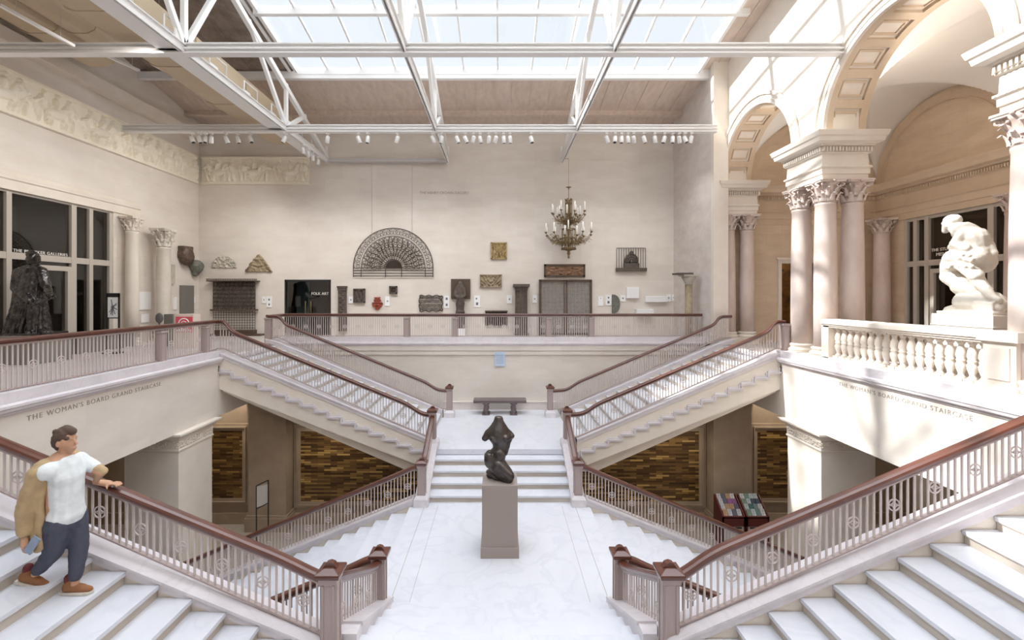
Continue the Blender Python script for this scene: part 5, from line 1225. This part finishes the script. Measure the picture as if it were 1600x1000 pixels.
m.cap(B(24,518,-.1), B(20,518,-.3), .07, .055).cap(B(46,518,-.2), B(44,519,-.42), .07, .05).cap(B(64,518,-.2), B(70,519,-.36), .07, .05)
m.box((B(12,0).x,Yb-.48,z0),(B(82,0).x,Yb+.44,z0+.05))
o = m.build('bronze_figure', 'bronze'); remesh(o, .014, 1, .03, .09); tag(o, 'dark bronze figure in a long robe holding a key with both hands', 'statue')
o2 = MB().tube([B(50,477,-.38), B(66,472,-.42), B(84,465,-.36)], .022, 8).tube([B(82,463,-.38), B(86,459,-.38), B(88,465,-.38), B(84,468,-.38)], .018, 6).build('key', 'bronze', o)

# kneeling marble figure on the right
Yk = 8.36; K = lambda x, y, d=0: PX(x, y, 8.87+d*.75)
zt = HC-30.5*Yk/F
t = thing('statue_pedestal', 'white stone pedestal under the kneeling marble figure', 'pedestal', (8.87, 8.39, FLR))
MB().box((8.62,7.83,FLR),(9.12,8.95,zt-.0)).build('shaft', 'pedestal_stone', t, bevel=.006); MB().box((8.605,7.815,zt-.22),(9.13,8.96,zt-.20)).build('groove_band', 'pedestal_stone', t)
m = MB()
m.ball(K(1487,347), (.13,.15,.155)).ball(K(1490,344), (.135,.14,.12)).cap(K(1483,351), K(1478,359), .115, .07).ball(K(1477,361), (.06,.06,.05)).ball(K(1480,352,-.14), (.03,.04,.05)).ball(K(1473,349,-.02), (.025,.03,.03))
m.cap(K(1490,353), K(1503,364), .105, .14)
m.cap(K(1507,362,.05), K(1523,372,.05), .19, .20, flat=1.0).cap(K(1523,372,.05), K(1528,398,.08), .21, .19).cap(K(1512,365,0), K(1515,395,0), .17, .17)
m.cap(K(1501,368,-.2), K(1493,382,-.26), .10, .09).cap(K(1493,382,-.26), K(1510,388,-.28), .085, .075).cap(K(1488,386,-.22), K(1505,390,-.24), .07, .08)   # folded near arm
m.cap(K(1531,366,.18), K(1545,384,.2), .10, .09).cap(K(1545,384,.2), K(1551,396,.18), .085, .07).cap(K(1551,396,.18), K(1541,404,.05), .075, .08)         # arm behind the back
m.cap(K(1528,392,.1), K(1531,408,.12), .22, .24)
m.cap(K(1531,405,.05), K(1492,408,-.12), .20, .17).cap(K(1528,400,-.1), K(1490,402,-.2), .16, .15).cap(K(1490,404,-.12), K(1484,418,-.1), .17, .15)       # fleece covered lap
rnd = random.Random(5)
for k in range(60):
    x = rnd.uniform(1480,1520); y = 403+rnd.uniform(-9,16); m.ball(K(x,y,-.30+rnd.uniform(-.05,.08)), (.035,.04,.035), 6)
m.cap(K(1484,418,-.05), K(1486,432,-.05), .15, .15).cap(K(1486,432,-.05), K(1517,455,.0), .17, .13).cap(K(1502,448,0), K(1530,468,.05), .16, .12)          # kneeling leg
m.cap(K(1519,424,-.15), K(1532,444,-.15), .13, .10).cap(K(1532,444,-.15), K(1551,465,-.12), .10, .07).cap(K(1505,416,-.2), K(1525,430,-.2), .11, .12)
m.cap(K(1551,465,-.12), K(1562,469,-.14), .06, .05)
m.cap(K(1510,472,0), K(1548,474,.05), .20, .22).cap(K(1480,483,-.05), K(1512,480,-.05), .055, .12).cap(K(1500,483,.1), K(1535,480,.1), .07, .12)
m.cap(K(1535,478,-.1), K(1562,479,-.05), .13, .10).box((8.66,7.88,zt),(9.08,8.9,zt+.06)).box((8.68,7.9,zt),(9.06,8.2,zt+.24))
o = m.build('kneeling_statue', 'white_marble'); remesh(o, .016, 3, .018, .1); tag(o, 'white marble kneeling nude figure looking down to the left', 'statue')

# ---------------------------------------------------------------- ground floor things
Yr = 13.35
def rack(x0, x1, label, seed):
    t = thing('brochure_rack', label, 'rack', ((x0+x1)/2, Yr, ZG)); z0, z1 = ZG+.92, ZG+1.33; ya, yb = Yr-.28, Yr+.28
    for x in (x0, x1-.04): MB().prism([(ya,ZG),(yb,ZG),(yb,z1),(yb-.06,z1),(ya,z0)], 'x', x, x+.04).build('side_panel', 'rack_wood', t)
    MB().box((x0,ya+.02,ZG),(x1,ya+.05,z0-.3)).build('front_panel', 'rack_panel', t); MB().box((x0,ya,z0-.3),(x1,ya+.03,z0-.02)).build('fascia', 'rack_wood', t)
    MB().box((x0+.1,ya-.005,z0-.36),(x1-.1,ya+.02,z0-.33)).build('handle_slot', 'black', t)
    MB().prism([(ya,z0-.06),(yb,z1-.06),(yb,z1-.03),(ya,z0-.03)], 'x', x0+.04, x1-.04).build('shelf', 'rack_wood', t)
    return t
rl = P(1122,0,Yr).x; w_ = .66; rnd = random.Random(11)
for k, (a, b, lab) in enumerate(((rl, rl+w_, 'left dark red rack of brochures on the ground floor'), (rl+w_+.04, rl+2*w_+.04, 'right dark red rack of brochures on the ground floor'))):
    rack(a, b, lab, k)
    for j in range(4):
        for i in range(4):
            u = a+.06+i*(b-a-.12)/4; yy = Yr-.24+j*.13; zz = ZG+.92+j*.095+.0
            pw = (b-a-.12)/4-.015; c = 'print_%d' % (rnd.choice([0,1,2,3,5,4,6]) if k == 0 else rnd.choice([4,7,8,9,10,11,9]))
            m = MB(); p = Vector((u, yy, zz)); m.add([p, p+Vector((pw,0,0)), p+Vector((pw,.1,.15)), p+Vector((0,.1,.15)), p+Vector((0,.02,-.01)), p+Vector((pw,.02,-.01)), p+Vector((pw,.12,.14)), p+Vector((0,.12,.14))],
                [(0,1,2,3),(7,6,5,4),(0,4,5,1),(1,5,6,2),(2,6,7,3),(3,7,4,0)])
            tag(m.build('brochure', c), 'brochure in the %s row up, %s from the left in the %s rack' % (ORD[j], ORD[i], 'left' if k == 0 else 'right'), 'brochure', 'brochures in the racks')
Yd = 12.9; a, b = P(403,753,Yd), P(417,792,Yd); t = thing('sign_stand', 'black two-legged sign stand with a grey notice beside the ground floor pilaster', 'sign', ((a.x+b.x)/2, Yd, ZG))
MB().bar((a.x,Yd-.08,ZG),(a.x,Yd-.08,a.z-.08), .025).bar((b.x,Yd+.08,ZG),(b.x,Yd+.08,a.z+.02), .025).bar((a.x,Yd-.08,a.z-.08),(b.x,Yd+.08,a.z+.02), .025).bar((a.x,Yd-.08,b.z-.02),(b.x,Yd+.08,b.z+.08), .025).box((a.x-.05,Yd-.2,ZG),(a.x+.05,Yd+.04,ZG+.02)).box((b.x-.05,Yd-.04,ZG),(b.x+.05,Yd+.2,ZG+.02)).build('stand', 'black', t)
MB().prism([(a.x+.01,Yd-.085),(b.x-.01,Yd+.075),(b.x-.01,Yd+.095),(a.x+.01,Yd-.065)], 'z', b.z+.03, a.z-.1).build('notice', 'rack_panel', t)

# ---------------------------------------------------------------- the man on the stairs
Yh = 4.62; Hn = lambda x, y, d=0: P(x, y, Yh)+Vector((0, d, 0))
man = thing('person', 'man in white t-shirt, tan jacket and blue jeans walking down the left stairs', 'person', (P(100,0,Yh).x, Yh, 1.84))
m = MB()
m.ball(Hn(104,687), (.083,.076,.112)).ball(Hn(108,693), (.06,.058,.085)).cap(Hn(113,701), Hn(110,702), .03, .04)        # skull, jaw
m.cap(Hn(117.5,688), Hn(119.5,693), .008, .014).ball(Hn(117,699), (.016,.026,.010)).ball(Hn(101,691,-.075), (.02,.012,.032)).ball(Hn(101,691,.075), (.02,.012,.032))
m.ball(Hn(115,684,-.03), (.014,.02,.008)).ball(Hn(115,684,.03), (.014,.02,.008))
m.cap(Hn(102,700), Hn(98,718), .055, .06)
m.cap(Hn(97,722), Hn(100,795), .12, .13, flat=1.2)
m.cap(Hn(98,728,.19), Hn(128,752,.22), .05, .042)           # far arm to the rail
m.cap(Hn(92,728,-.19), Hn(74,775,-.22), .05, .042).cap(Hn(74,775,-.22), Hn(70,822,-.20), .042, .028)        # near arm hanging
hr = Vector((-4.475, 5.14, 0))
zr_ = lambda X: ZM+R_+(abs(X)-XNL)/TL*R_+.80
hand = Vector((-4.47, 5.12, zr_(-4.47)+.035)); wr = hand+Vector((-.09,-.07,.05))
m.cap(Hn(128,752,.22), wr, .04, .028).cap(wr, hand, .028, .036, flat=1.3)
for k in range(4):
    q = hand+Vector((.035,.055-.026*k,.0)); m.cap(q, q+Vector((.05-.004*abs(k-1),0,-.004)), .011, .010, n=8).cap(q+Vector((.05,0,-.004)), q+Vector((.082-.005*abs(k-1),.0,-.028)), .010, .008, n=8)
m.cap(hand+Vector((0,-.035,0)), hand+Vector((.04,-.068,-.03)), .012, .010, n=8)
hd = Hn(71,834,-.2); m.cap(Hn(70,822,-.20), hd, .028, .036)
for k in range(4):
    q = hd+Vector((-.025+.02*k,.0,-.03)); m.cap(q, q+Vector((.01,.0,-.04)), .011, .010, n=8).cap(q+Vector((.01,0,-.04)), q+Vector((.035,.0,-.055)), .010, .008, n=8)
m.cap(hd+Vector((.03,0,0)), hd+Vector((.065,-.01,-.035)), .012, .009, n=8)
m.cap(Hn(102,805,.08), Hn(111,860,.08), .08, .06).cap(Hn(111,860,.08), Hn(113,915,.03), .055, .038)
m.cap(Hn(100,805,-.08), Hn(92,858,-.06), .08, .06).cap(Hn(92,858,-.06), Hn(62,893,-.04), .055, .038)
o = m.build('body', 'skin', man); remesh(o, .009, 2)
m = MB().ball(Hn(100,681), (.092,.088,.10)).ball(Hn(94,688), (.07,.08,.10)).cap(Hn(104,672), Hn(113,674), .055, .04).ball(Hn(96,697), (.05,.065,.05))
rnd = random.Random(9)
for k in range(26): m.ball(Hn(99+rnd.uniform(-9,12),675+rnd.uniform(-4,8),rnd.uniform(-.06,.06)), (.03,.025,.02), 6)
o = m.build('hair', 'hair', man); remesh(o, .010, 1, .012, .04)
m = MB().cap(Hn(100,724,0), Hn(104,745,0), .115, .13, flat=1.3).cap(Hn(103,745), Hn(104,788), .13, .125, flat=1.25).cap(Hn(98,727,-.17), Hn(99,728,.17), .085, .085).cap(Hn(98,728,.17), Hn(117,742,.22), .08, .065).cap(Hn(104,788), Hn(103,803), .13, .145, flat=1.2)
o = m.build('t_shirt', 'shirt', man); remesh(o, .012, 3, .01, .14)
m = MB().cap(Hn(90,721,-.15), Hn(90,721,.15), .075, .075).cap(Hn(89,728,-.20), Hn(74,775,-.24), .075, .06).cap(Hn(74,775,-.24), Hn(70,815,-.21), .06, .048)
m.cap(Hn(87,735,-.13), Hn(73,838,-.08), .07, .065, flat=1.3).cap(Hn(86,740,-.17), Hn(88,842,-.16), .05, .035).cap(Hn(85,735,.1), Hn(70,832,.1), .07, .06, flat=1.3).cap(Hn(78,800,-.05), Hn(66,838,0), .06, .035).cap(Hn(80,815,-.15), Hn(82,846,-.15), .045, .03)
m.cap(Hn(98,728,.2), Hn(128,750,.23), .065, .05).cap(Hn(128,750,.23), Hn(128,750,.23)*.55+wr*.45, .05, .042)
o = m.build('jacket', 'jacket', man); remesh(o, .014, 2, .03, .12)
m = MB().cap(Hn(102,804), Hn(102,812), .135, .135, flat=1.1).cap(Hn(104,812,.08), Hn(112,860,.08), .115, .085).cap(Hn(112,860,.08), Hn(113,903,.04), .085, .06)
m.cap(Hn(101,812,-.08), Hn(92,858,-.06), .115, .085).cap(Hn(92,858,-.06), Hn(67,886,-.04), .085, .06)
o = m.build('jeans', 'jeans', man); remesh(o, .012, 2, .015, .08)
for a, zt_, d, ang in (((-4.45,1.837), 0, .03, 0), ((-4.83,1.99), 0, -.05, .25)):
    x, z = a; sh = MB()
    R3 = Matrix.Rotation(-ang, 3, 'Y'); pv = lambda u, v, w_: Vector((x, Yh+d+v, z)) + (Matrix.Rotation(ang, 3, 'Y') @ Vector((u, 0, w_)))
    sh.cap(pv(-.03,0,.065), pv(.12,0,.05), .052, .042).cap(pv(-.02,0,.08), pv(-.01,0,.12), .05, .045).cap(pv(.12,0,.045), pv(.19,0,.04), .042, .032)
    o = sh.build('shoe', 'shoe', man); remesh(o, .009, 1)
    MB().prism([(x-.085,Yh+d-.04),(x+.06,Yh+d-.05),(x+.2,Yh+d-.045),(x+.235,Yh+d),(x+.2,Yh+d+.045),(x+.06,Yh+d+.05),(x-.085,Yh+d+.04)], 'z', z+.003, z+.028).build('sole', 'sole', o) if not ang else MB().prism([(tuple(pv(u,0,w_))[0], tuple(pv(u,0,w_))[2]) for u, w_ in ((-.085,.0),(.22,.0),(.23,.028),(-.085,.028))], 'y', Yh+d-.045, Yh+d+.045).build('sole', 'sole', o)
    MB().cap(pv(-.015,0,.12), pv(-.02,0,.16), .042, .042).build('sock', 'sock', man)
q = Hn(85,834,-.22); MB().bar(q+Vector((-.05,0,-.07)), q+Vector((.05,0,.08)), .012, .075).build('phone', 'phone', man)
